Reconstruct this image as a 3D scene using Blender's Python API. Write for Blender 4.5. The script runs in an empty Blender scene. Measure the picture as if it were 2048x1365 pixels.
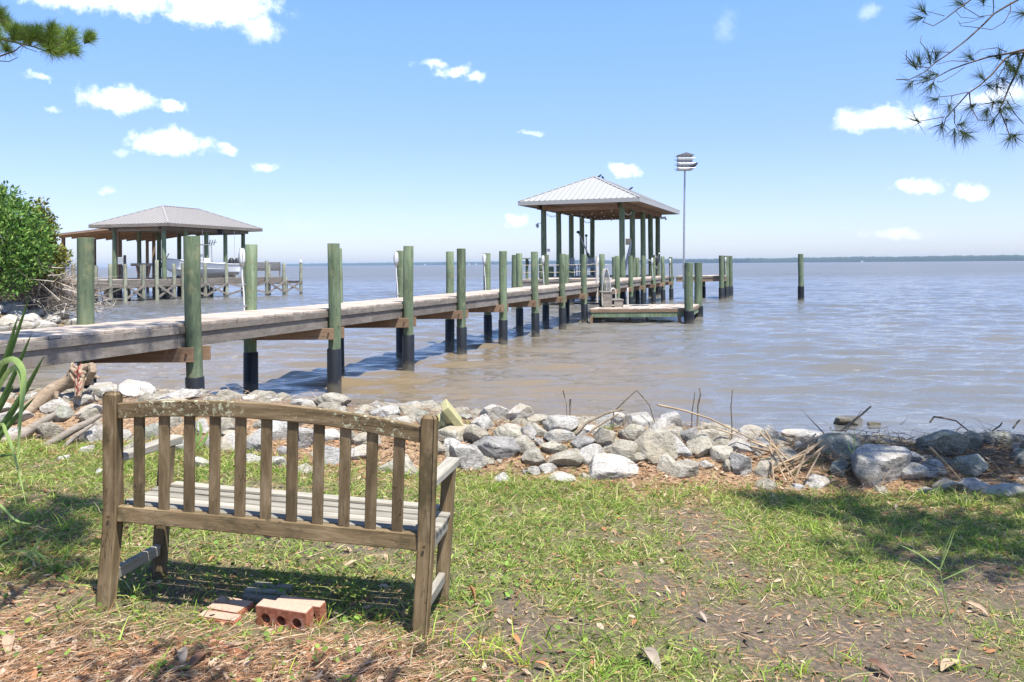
import bpy, math, random
import numpy as np
from mathutils import Vector, Matrix, Euler
R = math.radians
random.seed(7); rng = np.random.default_rng(11)
scn = bpy.context.scene
col = scn.collection

# ------------------------------------------------------------------ camera
FPX, ROLL, CAMZ, HOR = 1650.0, .0075, 2.1, 529.0
cd = bpy.data.cameras.new('camera'); cam = bpy.data.objects.new('camera', cd); col.objects.link(cam)
cd.sensor_width = 36; cd.sensor_fit = 'HORIZONTAL'; cd.lens = FPX/2048*36
cd.shift_y = -(682.5-HOR)/2048; cd.clip_start = .05; cd.clip_end = 30000
cam.matrix_world = Matrix(((math.cos(ROLL), math.sin(ROLL), 0, 0), (0, 0, -1, 0),
                           (-math.sin(ROLL), math.cos(ROLL), 0, CAMZ), (0, 0, 0, 1)))
scn.camera = cam

# ------------------------------------------------------------------ light
SUN = Vector((.24, -.32, .915)).normalized()
sl = bpy.data.lights.new('sun', 'SUN'); so = bpy.data.objects.new('sun', sl); col.objects.link(so)
sl.energy = 4.7; sl.angle = R(.53); sl.color = (1, .955, .88)
so.rotation_euler = SUN.to_track_quat('Z', 'Y').to_euler()
vs = scn.view_settings; vs.view_transform = 'Standard'; vs.look = 'None'; vs.gamma = 1; vs.use_curve_mapping = False
vs.exposure = .95
world = bpy.data.worlds.new('World'); scn.world = world; world.use_nodes = True


class NT:
    """tiny node-tree helper"""
    def __init__(s, tree): s.t = tree; s.n = tree.nodes; s.l = tree.links
    def add(s, typ, ins=None, **kw):
        n = s.n.new(typ)
        for k, v in kw.items(): setattr(n, k, v)
        for k, v in (ins or {}).items(): s.set(n.inputs[k], v)
        return n
    def set(s, sock, v):
        if hasattr(v, 'is_output'): s.l.new(v, sock)
        else: sock.default_value = v
    def math(s, op, a, b=None, c=None, clamp=False):
        n = s.n.new('ShaderNodeMath'); n.operation = op; n.use_clamp = clamp
        for i, v in enumerate((a, b, c)):
            if v is not None: s.set(n.inputs[i], v)
        return n.outputs[0]
    def vec(s, op, a, b=None):
        n = s.n.new('ShaderNodeVectorMath'); n.operation = op
        s.set(n.inputs[0], a)
        if b is not None: s.set(n.inputs[1], b)
        return n.outputs['Value' if op in ('LENGTH', 'DOT_PRODUCT') else 0]
    def noise(s, vec, scale, detail=4, rough=.55, dist=0):
        return s.add('ShaderNodeTexNoise', {'Vector': vec, 'Scale': scale, 'Detail': detail, 'Roughness': rough, 'Distortion': dist})
    def ramp(s, fac, stops):
        n = s.n.new('ShaderNodeValToRGB'); s.set(n.inputs[0], fac)
        e = n.color_ramp.elements
        while len(e) < len(stops): e.new(.5)
        for el, (p, c) in zip(e, stops): el.position = p; el.color = (*c, 1) if len(c) == 3 else c
        return n.outputs[0]
    def mix(s, fac, a, b, blend='MIX'):
        n = s.n.new('ShaderNodeMix'); n.data_type = 'RGBA'; n.blend_type = blend
        s.set(n.inputs[0], fac); s.set(n.inputs[6], a if hasattr(a, 'is_output') else (*a, 1)[:4])
        s.set(n.inputs[7], b if hasattr(b, 'is_output') else (*b, 1)[:4])
        return n.outputs[2]
    def rng(s, v, a, b, c=0, d=1, smooth=True):
        n = s.n.new('ShaderNodeMapRange'); n.interpolation_type = 'SMOOTHSTEP' if smooth else 'LINEAR'
        for i, x in enumerate((v, a, b, c, d)): s.set(n.inputs[i], x)
        return n.outputs[0]


def ray(px, py):
    u = (px-1024)/FPX; v = (HOR-py)/FPX
    return Vector((u*math.cos(ROLL)+v*math.sin(ROLL), 1, -u*math.sin(ROLL)+v*math.cos(ROLL)))
def atY(px, py, Y):
    d = ray(px, py); return Vector((d.x*Y, Y, CAMZ+d.z*Y))
def atZ(px, py, z):
    d = ray(px, py); t = (z-CAMZ)/d.z; return Vector((d.x*t, t, z))

# sky: Nishita plus small fair-weather cumulus, laid out by compass direction and height
def build_world():
    w = NT(world.node_tree); w.n.clear()
    sky = w.add('ShaderNodeTexSky'); sky.sky_type = 'NISHITA'; sky.sun_disc = False
    sky.sun_elevation = math.asin(SUN.z); sky.sun_rotation = math.atan2(SUN.x, SUN.y)
    sky.altitude = 0; sky.air_density = 1.0; sky.dust_density = .6; sky.ozone_density = 2.5
    tc = w.add('ShaderNodeTexCoord').outputs['Generated']
    d = w.vec('NORMALIZE', tc)
    sp = w.add('ShaderNodeSeparateXYZ', {0: d})
    az = w.math('ARCTAN2', sp.outputs[0], sp.outputs[1])
    el = w.math('ARCSINE', sp.outputs[2])
    P = w.add('ShaderNodeCombineXYZ', {0: az, 1: el}).outputs[0]
    n1 = w.noise(P, 11, 6, .62); n2 = w.noise(P, 42, 5, .6)
    off = w.vec('SUBTRACT', n1.outputs['Color'], (.5, .5, .5))
    off2 = w.vec('SUBTRACT', n2.outputs['Color'], (.5, .5, .5))
    def sc(v, k):
        return w.vec('MULTIPLY', v, (k, k*.7, 0))
    Pd = w.vec('ADD', w.vec('ADD', P, sc(off, .055)), sc(off2, .028))
    def dirpx(px, py):
        r = ray(px, py).normalized(); return math.atan2(r.x, r.y), math.asin(r.z)
    # px, py, half width px, half height px, softness/opacity
    cl = [(240, 192, 62, 22, 1), (350, 214, 25, 12, 1), (338, 286, 62, 22, 1), (452, 297, 26, 8, .6), (540, 330, 22, 10, .55),
          (440, 15, 110, 36, 1), (190, -10, 230, 26, .9), (872, 127, 30, 9, .6), (915, 141, 34, 12, .8), (950, 161, 22, 12, .7),
          (1240, 345, 40, 15, .75), (1030, 440, 28, 12, .6), (1755, 230, 68, 25, .95), (1830, 232, 40, 22, .7),
          (1846, 374, 44, 14, .9), (1946, 382, 24, 12, .8), (1990, 190, 60, 24, .5), (72, 155, 22, 7, .5), (118, 222, 14, 6, .35),
          (520, 60, 40, 24, .6), (1060, 267, 25, 5, .3), (1790, 470, 60, 12, .2), (1450, 50, 25, 30, .12), (1750, 20, 24, 14, .2),
          (245, 308, 22, 9, .25), (215, 383, 14, 8, .25)]
    blobs = []
    for px, py, hw, hh, op in cl:
        a, e = dirpx(px, py); blobs.append((a, e, hw/FPX*.86, hh/FPX*.84, op))
    rr = random.Random(3)
    for i in range(14):
        a = rr.choice((-1, 1))*rr.uniform(.75, 3.0); e = rr.uniform(.05, .5)
        blobs.append((a, e, rr.uniform(.03, .09), rr.uniform(.012, .03), rr.uniform(.5, 1)))
    puff = w.math('MULTIPLY', w.math('SUBTRACT', w.noise(P, 48, 7, .68).outputs[0], .5), 2.4)
    tot = None
    for a, e, hw, hh, op in blobs:
        q = w.vec('DIVIDE', w.vec('SUBTRACT', Pd, (a, e, 0)), (hw, hh, 1))
        ln = w.vec('LENGTH', q)
        m = w.rng(w.math('ADD', ln, puff), 1.5, .0, 0, op)
        tot = m if tot is None else w.math('MAXIMUM', tot, m)
    wisp = w.noise(w.vec('MULTIPLY', P, (1, 2.4, 1)), 3.2, 7, .6)
    tot = w.math('MAXIMUM', tot, w.rng(wisp.outputs[0], .6, .85, 0, .22))
    tint = w.ramp(w.rng(el, 0, .5, 0, 1, False), [(.0, (.75, .80, 1.06)), (.15, (.725, .735, 1.06)), (.3, (.735, .765, 1.06)), (.58, (.80, .95, 1.16))])
    base = w.mix(1.0, sky.outputs[0], tint, 'MULTIPLY')
    cloudc = w.add('ShaderNodeRGB'); cloudc.outputs[0].default_value = (9.2, 9.4, 9.6, 1)
    c = w.mix(tot, base, cloudc.outputs[0])
    bg = w.add('ShaderNodeBackground', {'Color': c, 'Strength': .114})
    out = w.add('ShaderNodeOutputWorld'); w.l.new(bg.outputs[0], out.inputs[0])
    world.cycles.sampling_method = 'MANUAL'; world.cycles.sample_map_resolution = 512
build_world()

# ------------------------------------------------------------------ mesh helpers
def tag(o, label=None, cat=None, group=None, kind=None):
    for k, v in (('label', label), ('category', cat), ('group', group), ('kind', kind)):
        if v: o[k] = v
    return o
def link(o, parent=None):
    col.objects.link(o)
    if parent is not None: o.parent = parent
    return o
def empty(name, loc=(0, 0, 0), rot=(0, 0, 0)):
    o = bpy.data.objects.new(name, None); o.location = loc; o.rotation_euler = rot; o.empty_display_size = .1
    return link(o)
def npmesh(name, v, f, mat, parent=None, colors=None, smooth=False, mats=None, midx=None):
    """v (n,3) array, f (m,k) array of equal polygons or a list of index lists"""
    me = bpy.data.meshes.new(name)
    v = np.asarray(v, dtype=np.float32)
    if isinstance(f, np.ndarray):
        m, k = f.shape
        me.vertices.add(len(v)); me.vertices.foreach_set('co', v.ravel())
        me.loops.add(m*k); me.loops.foreach_set('vertex_index', f.astype(np.int32).ravel())
        me.polygons.add(m); me.polygons.foreach_set('loop_start', np.arange(0, m*k, k, dtype=np.int32))
        me.polygons.foreach_set('loop_total', np.full(m, k, dtype=np.int32))
        me.update(calc_edges=True)
    else:
        me.from_pydata([tuple(map(float, p)) for p in v], [], f); me.update()
    if colors is not None:
        ca = me.color_attributes.new('Col', 'FLOAT_COLOR', 'POINT')
        c = np.ones((len(v), 4), np.float32); c[:, :3] = colors; ca.data.foreach_set('color', c.ravel())
    if smooth: me.polygons.foreach_set('use_smooth', np.ones(len(me.polygons), bool))
    for mm in (mats or [mat]): me.materials.append(mm)
    if midx is not None: me.polygons.foreach_set('material_index', np.asarray(midx, np.int32))
    o = bpy.data.objects.new(name, me)
    return link(o, parent)


class MB:
    def __init__(s): s.v = []; s.f = []
    def raw(s, v, f):
        b = len(s.v); s.v += [tuple(p) for p in v]; s.f += [[b+i for i in q] for q in f]; return s
    def hexa(s, p, ch=0):
        """box from 8 corners (bottom 4 ccw, top 4 ccw)"""
        p = [Vector(a) for a in p]
        if not ch:
            return s.raw(p, [(3, 2, 1, 0), (4, 5, 6, 7), (0, 1, 5, 4), (1, 2, 6, 5), (2, 3, 7, 6), (3, 0, 4, 7)])
        # chamfered: each corner gives three points pulled in along its edges' two other axes
        nb = {0: (1, 3, 4), 1: (0, 2, 5), 2: (3, 1, 6), 3: (2, 0, 7), 4: (5, 7, 0), 5: (4, 6, 1), 6: (7, 5, 2), 7: (6, 4, 3)}
        V = []; idx = {}
        for i in range(8):
            e = [(p[j]-p[i]).normalized()*ch for j in nb[i]]
            for a in range(3):       # vertex lying on the face perpendicular to axis a
                q = p[i].copy()
                for b in range(3):
                    if b != a: q += e[b]
                idx[i, a] = len(V); V.append(q)
        F = []
        def face(c, a): F.append([idx[i, a] for i in c])
        face((3, 2, 1, 0), 2); face((4, 5, 6, 7), 2); face((0, 1, 5, 4), 1); face((2, 3, 7, 6), 1); face((1, 2, 6, 5), 0); face((3, 0, 4, 7), 0)
        for i, j, ax in ((0, 1, 0), (3, 2, 0), (4, 5, 0), (7, 6, 0), (0, 3, 1), (1, 2, 1), (4, 7, 1), (5, 6, 1), (0, 4, 2), (1, 5, 2), (2, 6, 2), (3, 7, 2)):
            a, b = [k for k in range(3) if k != ax]
            F.append([idx[i, a], idx[j, a], idx[j, b], idx[i, b]])
        for i in range(8): F.append([idx[i, 0], idx[i, 1], idx[i, 2]])
        return s.raw(V, F)
    def box(s, c, d, ch=0, rz=0, M=None):
        hx, hy, hz = d[0]/2, d[1]/2, d[2]/2
        m = (M or Matrix()) @ Matrix.Translation(c) @ Matrix.Rotation(rz, 4, 'Z')
        return s.hexa([m @ Vector(q) for q in ((-hx, -hy, -hz), (hx, -hy, -hz), (hx, hy, -hz), (-hx, hy, -hz),
                                               (-hx, -hy, hz), (hx, -hy, hz), (hx, hy, hz), (-hx, hy, hz))], ch)
    def beam(s, a, b, w, h, ch=0, up=(0, 0, 1)):
        """rectangular bar from a to b, w sideways, h along up"""
        a, b = Vector(a), Vector(b); d = (b-a).normalized(); u = Vector(up)
        sd = d.cross(u)
        if sd.length < 1e-4: sd = d.cross(Vector((0, 1, 0)))
        sd.normalize(); u = sd.cross(d).normalized()
        x = sd*w/2; z = u*h/2
        return s.hexa([a-x-z, a+x-z, b+x-z, b-x-z, a-x+z, a+x+z, b+x+z, b-x+z], ch)
    def tube(s, pts, rad, n=8, cap=True):
        pts = [Vector(p) for p in pts]; m = len(pts)
        if not hasattr(rad, '__len__'): rad = [rad]*m
        V = []; t0 = None; ref = None
        for i, p in enumerate(pts):
            t = (pts[min(i+1, m-1)]-pts[max(i-1, 0)]).normalized()
            if ref is None:
                ref = t.cross(Vector((0, 0, 1)));
                if ref.length < .05: ref = t.cross(Vector((1, 0, 0)))
                ref.normalize()
            ref = (ref-t*ref.dot(t)).normalized(); bi = t.cross(ref)
            for k in range(n):
                a = 2*math.pi*k/n
                V.append(p+(ref*math.cos(a)+bi*math.sin(a))*rad[i])
        F = [[i*n+k, i*n+(k+1) % n, (i+1)*n+(k+1) % n, (i+1)*n+k] for i in range(m-1) for k in range(n)]
        if cap: F += [list(range(n-1, -1, -1)), [(m-1)*n+k for k in range(n)]]
        return s.raw(V, F)
    def cyl(s, c, r, z0, z1, n=16, r2=None):
        return s.tube([(c[0], c[1], z0), (c[0], c[1], z1)], [r, r if r2 is None else r2], n)
    def blob(s, c, r, n=1):
        c = Vector(c); t = (1+5**.5)/2
        vv = [Vector(q).normalized() for q in ((-1, t, 0), (1, t, 0), (-1, -t, 0), (1, -t, 0), (0, -1, t), (0, 1, t), (0, -1, -t), (0, 1, -t), (t, 0, -1), (t, 0, 1), (-t, 0, -1), (-t, 0, 1))]
        rr = r if hasattr(r, '__len__') else (r, r, r)
        return s.raw([c+Vector((q.x*rr[0], q.y*rr[1], q.z*rr[2])) for q in vv],
                     [(0, 11, 5), (0, 5, 1), (0, 1, 7), (0, 7, 10), (0, 10, 11), (1, 5, 9), (5, 11, 4), (11, 10, 2), (10, 7, 6), (7, 1, 8), (3, 9, 4), (3, 4, 2), (3, 2, 6), (3, 6, 8), (3, 8, 9), (4, 9, 5), (2, 4, 11), (6, 2, 10), (8, 6, 7), (9, 8, 1)])
    def build(s, name, mat, parent=None, smooth=False):
        me = bpy.data.meshes.new(name); me.from_pydata([tuple(p) for p in s.v], [], s.f); me.materials.append(mat); me.update()
        if smooth: me.polygons.foreach_set('use_smooth', np.ones(len(me.polygons), bool)); me.set_sharp_from_angle(angle=R(40))
        return link(bpy.data.objects.new(name, me), parent)
def share(o, name, parent=None, loc=None, rot=None, scale=None):
    c = bpy.data.objects.new(name, o.data)
    if loc is not None: c.location = loc
    if rot is not None: c.rotation_euler = rot
    if scale is not None: c.scale = scale
    return link(c, parent)

_perm = np.random.default_rng(5).random((256, 256))
def vnoise(x, y):
    x = np.asarray(x, float); y = np.asarray(y, float)
    xi = np.floor(x).astype(int); yi = np.floor(y).astype(int); fx = x-xi; fy = y-yi
    fx = fx*fx*(3-2*fx); fy = fy*fy*(3-2*fy)
    g = lambda a, b: _perm[a & 255, b & 255]
    return (g(xi, yi)*(1-fx)+g(xi+1, yi)*fx)*(1-fy)+(g(xi, yi+1)*(1-fx)+g(xi+1, yi+1)*fx)*fy
def fbm(x, y, o=4):
    s = 0; a = .5
    for i in range(o): s = s+a*vnoise(x*2**i+17*i, y*2**i+31*i); a *= .5
    return s
def sstep(a, b, x):
    t = np.clip((np.asarray(x, float)-a)/(b-a), 0, 1); return t*t*(3-2*t)

# ------------------------------------------------------------------ materials
def material(name):
    m = bpy.data.materials.new(name); m.use_nodes = True
    w = NT(m.node_tree); b = w.n['Principled BSDF']; b.inputs['Specular IOR Level'].default_value = .3
    return m, w, b
def plain(name, c, rough=.6, metal=0, var=.15, scale=6, bump=0):
    m, w, b = material(name)
    tc = w.add('ShaderNodeTexCoord').outputs['Object']
    n = w.noise(tc, scale, 5, .6).outputs[0]
    cc = w.mix(n, [x*(1-var) for x in c], [min(1, x*(1+var)) for x in c])
    w.set(b.inputs['Base Color'], cc); b.inputs['Roughness'].default_value = rough; b.inputs['Metallic'].default_value = metal
    if bump:
        w.set(b.inputs['Normal'], w.add('ShaderNodeBump', {'Height': n, 'Strength': bump, 'Distance': .01}).outputs[0])
    return m
def wood(name, dark, mid, light, axis='X', scale=9, stretch=12, rough=.85, lichen=0, stain=None, bump=.35, knots=.0):
    m, w, b = material(name)
    tc = w.add('ShaderNodeTexCoord').outputs['Object']
    oi = w.add('ShaderNodeObjectInfo').outputs['Random']
    sh = w.add('ShaderNodeCombineXYZ', {0: w.math('MULTIPLY', oi, 37.), 1: w.math('MULTIPLY', oi, 91.), 2: w.math('MULTIPLY', oi, 53.)}).outputs[0]
    p = w.vec('ADD', tc, sh)
    k = {'X': (1/stretch, 1, 1), 'Y': (1, 1/stretch, 1), 'Z': (1, 1, 1/stretch)}[axis]
    q = w.vec('MULTIPLY', p, k)
    g = w.noise(q, scale*4, 6, .65, .4).outputs[0]
    g2 = w.noise(q, scale*.9, 3, .5, 1.2).outputs[0]
    bl = w.noise(p, 2.2, 4, .6).outputs[0]
    fac = w.math('ADD', w.math('MULTIPLY', g, .6), w.math('MULTIPLY', g2, .4))
    c = w.ramp(fac, [(.3, dark), (.5, mid), (.68, light)])
    c = w.mix(w.rng(bl, .35, .7, 0, .5), c, [x*.72 for x in mid], 'MIX')
    tone = w.rng(oi, 0, 1, .78, 1.22, False)
    c = w.mix(1, c, w.add('ShaderNodeCombineXYZ', {0: tone, 1: tone, 2: tone}).outputs[0], 'MULTIPLY')
    if stain:
        c = w.mix(w.rng(w.noise(p, 5, 5, .7).outputs[0], .52, .66, 0, .8), c, stain)
    ck = w.math('ABSOLUTE', w.math('SUBTRACT', w.noise(w.vec('MULTIPLY', q, (1.0, 1.0, 1.0)), scale*2.6, 3, .5, .6).outputs[0], .5))
    c = w.mix(w.math('MULTIPLY', w.rng(ck, 0, .012, .75, 0), w.rng(bl, .42, .55)), c, [x*.3 for x in dark])
    if lichen:
        li = w.noise(p, 55, 5, .75).outputs[0]; lm = w.noise(p, 5, 3, .5).outputs[0]
        msk = w.math('MULTIPLY', w.rng(li, .56, .6), w.rng(lm, .54-.1*lichen, .62-.08*lichen))
        c = w.mix(msk, c, (.50, .50, .33))
    w.set(b.inputs['Base Color'], c); b.inputs['Roughness'].default_value = rough
    w.set(b.inputs['Normal'], w.add('ShaderNodeBump', {'Height': fac, 'Strength': bump, 'Distance': .008}).outputs[0])
    return m
M = {}
for ax in 'XYZ':
    M['bench'+ax] = wood('bench_wood_'+ax, (.066, .046, .021), (.168, .118, .061), (.32, .245, .148), ax, 8, 7, lichen=0, stain=(.085, .068, .032), bump=.8)
    if ax == 'X': M['benchtop'] = wood('bench_lichen_rail', (.066, .046, .021), (.168, .118, .061), (.32, .245, .148), 'X', 8, 7, lichen=1, stain=(.085, .068, .032), bump=.8)
    M['bgrey'+ax] = wood('bench_grey_'+ax, (.15, .135, .105), (.29, .265, .215), (.43, .40, .34), ax, 9, 12, lichen=0, bump=.6)
    M['grey'+ax] = wood('weathered_grey_'+ax, (.115, .10, .083), (.215, .188, .158), (.305, .275, .24), ax, 5, 14, stain=(.2, .16, .125))
    M['tan'+ax] = wood('tan_lumber_'+ax, (.15, .092, .055), (.245, .16, .10), (.33, .23, .152), ax, 5, 14)
M['deck'] = wood('deck_board', (.27, .215, .165), (.42, .35, .285), (.54, .465, .39), 'X', 6, 14)
M['pile'] = wood('treated_pile', (.06, .088, .05), (.135, .178, .105), (.235, .285, .185), 'Z', 6, 9, stain=(.19, .195, .105), bump=.6)
M['pile_old'] = wood('old_pile', (.16, .16, .115), (.27, .28, .2), (.38, .39, .3), 'Z', 4, 11, stain=(.2, .17, .11), bump=.45)
M['endgrain'] = wood('end_grain', (.25, .15, .08), (.42, .27, .16), (.55, .4, .28), 'Z', 8, 3)
def sleeve_mat():
    m, w, b = material('black_pile_wrap'); tc = w.add('ShaderNodeTexCoord').outputs['Object']; oi = w.add('ShaderNodeObjectInfo').outputs['Random']
    p = w.vec('ADD', tc, w.add('ShaderNodeCombineXYZ', {0: w.math('MULTIPLY', oi, 40.), 1: oi}).outputs[0]); z = w.add('ShaderNodeSeparateXYZ', {0: tc}).outputs[2]
    n = w.noise(p, 6, 5, .7).outputs[0]; st = w.noise(w.vec('MULTIPLY', p, (1, 1, .12)), 26, 4, .6).outputs[0]
    c = w.mix(n, (.007, .009, .012), (.022, .024, .028)); c = w.mix(w.rng(st, .62, .74, 0, .25), c, (.12, .12, .11))
    c = w.mix(w.rng(w.math('ADD', z, w.math('MULTIPLY', w.math('SUBTRACT', n, .5), .5)), .2, .04, 0, .75), c, (.10, .088, .062))
    w.set(b.inputs['Base Color'], c); b.inputs['Roughness'].default_value = .45
    w.set(b.inputs['Normal'], w.add('ShaderNodeBump', {'Height': n, 'Strength': .3, 'Distance': .01}).outputs[0]); return m
M['sleeve'] = sleeve_mat()
M['steel'] = plain('galvanised_steel', (.42, .43, .43), .45, .7, .2)
M['rust'] = plain('rusty_bolt', (.09, .045, .025), .8, .2, .4, 30)
M['white'] = plain('white_paint', (.62, .62, .6), .45, 0, .06)
M['dark'] = plain('dark_plastic', (.025, .027, .03), .4, 0, .3)
M['ropew'] = plain('white_hose', (.48, .46, .41), .55, 0, .1)
M['rope'] = plain('tan_rope', (.48, .40, .28), .85, 0, .2)
M['roofw'] = plain('white_metal_roof', (.34, .335, .315), .42, 0, .05, 2)
M['roofg'] = plain('grey_metal_roof', (.31, .29, .27), .45, 0, .07, 2)
M['hull'] = plain('boat_gelcoat', (.74, .75, .74), .25, 0, .03, 2)
M['bluegrey'] = plain('blue_grey_furniture', (.33, .36, .38), .6, 0, .1)
M['bird'] = plain('dark_feathers', (.02, .022, .03), .6, 0, .3, 40)
M['soffit'] = wood('soffit_board', (.2, .13, .085), (.3, .2, .135), (.38, .27, .19), 'Y', 4, 14)
M['bgrey'] = plain('grey_white_paint', (.40, .41, .42), .5, 0, .1)
M['glass'] = plain('frosted_lamp_glass', (.75, .77, .76), .2, 0, .03)

def rock_mat(name, a, b_, c_, moss=0, wet=0):
    m, w, b = material(name)
    tc = w.add('ShaderNodeTexCoord').outputs['Object']; oi = w.add('ShaderNodeObjectInfo').outputs['Random']
    p = w.vec('ADD', tc, w.add('ShaderNodeCombineXYZ', {0: w.math('MULTIPLY', oi, 61.), 1: w.math('MULTIPLY', oi, 17.), 2: oi}).outputs[0])
    n = w.noise(p, 7, 7, .68).outputs[0]; n2 = w.noise(p, 34, 6, .7).outputs[0]
    ve = w.noise(w.vec('MULTIPLY', p, (1, 1, 3.2)), 9, 6, .7, 1.8).outputs[0]
    c = w.ramp(n, [(.3, a), (.5, b_), (.68, c_)])
    c = w.mix(w.rng(n2, .32, .47, .7, 0), c, [x*.3 for x in a])
    c = w.mix(w.rng(w.math('ABSOLUTE', w.math('SUBTRACT', ve, .5)), 0, .022, .75, 0), c, (.06, .052, .04))
    c = w.mix(w.rng(w.noise(p, 3, 3, .5).outputs[0], .55, .68, 0, .55), c, (.42, .345, .235))
    if moss: c = w.mix(w.rng(w.noise(p, 11, 5, .7).outputs[0], .5, .62, 0, moss), c, (.17, .17, .06))
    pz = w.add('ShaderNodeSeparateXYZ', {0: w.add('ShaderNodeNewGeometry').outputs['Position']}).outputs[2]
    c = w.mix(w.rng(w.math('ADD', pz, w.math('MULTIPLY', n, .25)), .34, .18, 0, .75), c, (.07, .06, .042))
    t = w.rng(oi, 0, 1, .82, 1.1, False)
    c = w.mix(1, c, w.add('ShaderNodeCombineXYZ', {0: t, 1: t, 2: t}).outputs[0], 'MULTIPLY')
    w.set(b.inputs['Base Color'], c); b.inputs['Roughness'].default_value = .35 if wet else .9
    h = w.math('ADD', w.math('ADD', n, w.math('MULTIPLY', n2, .5)), w.math('MULTIPLY', ve, .5))
    w.set(b.inputs['Normal'], w.add('ShaderNodeBump', {'Height': h, 'Strength': 1.0, 'Distance': .03}).outputs[0])
    return m
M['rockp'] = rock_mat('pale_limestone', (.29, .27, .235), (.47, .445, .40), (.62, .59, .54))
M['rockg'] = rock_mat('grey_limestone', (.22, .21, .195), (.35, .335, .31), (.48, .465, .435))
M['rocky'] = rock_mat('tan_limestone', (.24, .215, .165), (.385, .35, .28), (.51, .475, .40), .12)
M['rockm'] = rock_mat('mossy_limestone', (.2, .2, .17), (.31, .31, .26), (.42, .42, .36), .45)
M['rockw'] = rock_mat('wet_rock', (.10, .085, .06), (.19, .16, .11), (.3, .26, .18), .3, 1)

def attr_mat(name, rough=.6, trans=.3, spec=.25):
    m, w, b = material(name)
    a = w.add('ShaderNodeAttribute'); a.attribute_name = 'Col'
    w.set(b.inputs['Base Color'], a.outputs[0]); b.inputs['Roughness'].default_value = rough; b.inputs['Specular IOR Level'].default_value = spec
    if trans:
        t = w.add('ShaderNodeBsdfTranslucent', {'Color': a.outputs[0]})
        mx = w.add('ShaderNodeMixShader', {0: trans, 1: b.outputs[0], 2: t.outputs[0]})
        w.l.new(mx.outputs[0], w.n['Material Output'].inputs[0])
    return m
M['leafattr'] = attr_mat('leaf_colours'); M['dryattr'] = attr_mat('dry_colours', .8, .1, .15)

def ground_mat():
    m, w, b = material('yard_soil')
    g = w.add('ShaderNodeNewGeometry').outputs['Position']
    a = w.add('ShaderNodeAttribute'); a.attribute_name = 'Col'
    n = w.noise(g, 1.6, 6, .65).outputs[0]; n2 = w.noise(g, 30, 6, .7).outputs[0]; n3 = w.noise(g, 140, 4, .7).outputs[0]
    soil = w.mix(n3, (.055, .045, .036), (.185, .155, .122))
    litter = w.ramp(n2, [(.3, (.10, .058, .034)), (.46, (.27, .165, .095)), (.56, (.42, .28, .17)), (.72, (.52, .39, .26))])
    sep = w.add('ShaderNodeSeparateColor', {0: a.outputs[0]})
    f = w.math('ADD', sep.outputs[0], w.math('MULTIPLY', w.math('SUBTRACT', n2, .5), 1.6), clamp=True)
    c = w.mix(f, soil, litter)
    c = w.mix(w.math('MULTIPLY', sep.outputs[1], w.rng(n, .3, .6, .35, .8)), c, (.17, .185, .055))
    w.set(b.inputs['Base Color'], c); b.inputs['Roughness'].default_value = .95
    w.set(b.inputs['Normal'], w.add('ShaderNodeBump', {'Height': w.math('ADD', n2, w.math('MULTIPLY', n3, .6)), 'Strength': .9, 'Distance': .02}).outputs[0])
    return m
M['ground'] = ground_mat()

def water_mat():
    m, w, b = material('bay_water')
    g = w.add('ShaderNodeNewGeometry').outputs['Position']
    n0 = w.noise(w.vec('MULTIPLY', g, (.6, 1, 1)), .05, 3, .5).outputs[0]
    c = w.mix(w.rng(n0, .35, .65), (.118, .114, .103), (.145, .138, .122))
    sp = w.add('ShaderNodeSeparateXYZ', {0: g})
    brown_mask = w.math('MULTIPLY', w.rng(sp.outputs[1], 34, 12), w.rng(w.math('SUBTRACT', sp.outputs[0], w.math('MULTIPLY', sp.outputs[1], .16)), 2.2, -1.0))
    brown_mask = w.math('MULTIPLY', brown_mask, w.rng(w.noise(g, .35, 4, .6).outputs[0], .3, .6, .45, 1))
    c = w.mix(brown_mask, c, (.185, .138, .08))  # base colour turns browner near and to the left, broken up by noise
    w.set(b.inputs['Base Color'], c); b.inputs['Roughness'].default_value = .045; b.inputs['IOR'].default_value = 1.42
    b.inputs['Specular IOR Level'].default_value = .5
    q = w.vec('MULTIPLY', g, (.36, 1.0, 1))
    a1 = w.noise(q, 2.3, 5, .6, .3).outputs[0]; a2 = w.noise(q, 6.5, 5, .6, .4).outputs[0]
    a3 = w.math('MULTIPLY', w.noise(q, .45, 3, .5, .3).outputs[0], w.rng(sp.outputs[1], 40, 160, 0, .45))
    far = 1.0
    w.set(b.inputs['Roughness'], w.rng(sp.outputs[1], 22, 170, .045, .36))
    h = w.math('ADD', a3, w.math('ADD', w.math('MULTIPLY', a1, .05), w.math('MULTIPLY', a2, .027)))
    bp = w.add('ShaderNodeBump', {'Height': h, 'Strength': far, 'Distance': 1.0})
    w.set(b.inputs['Normal'], bp.outputs[0])
    return m
M['water'] = water_mat()

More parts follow.
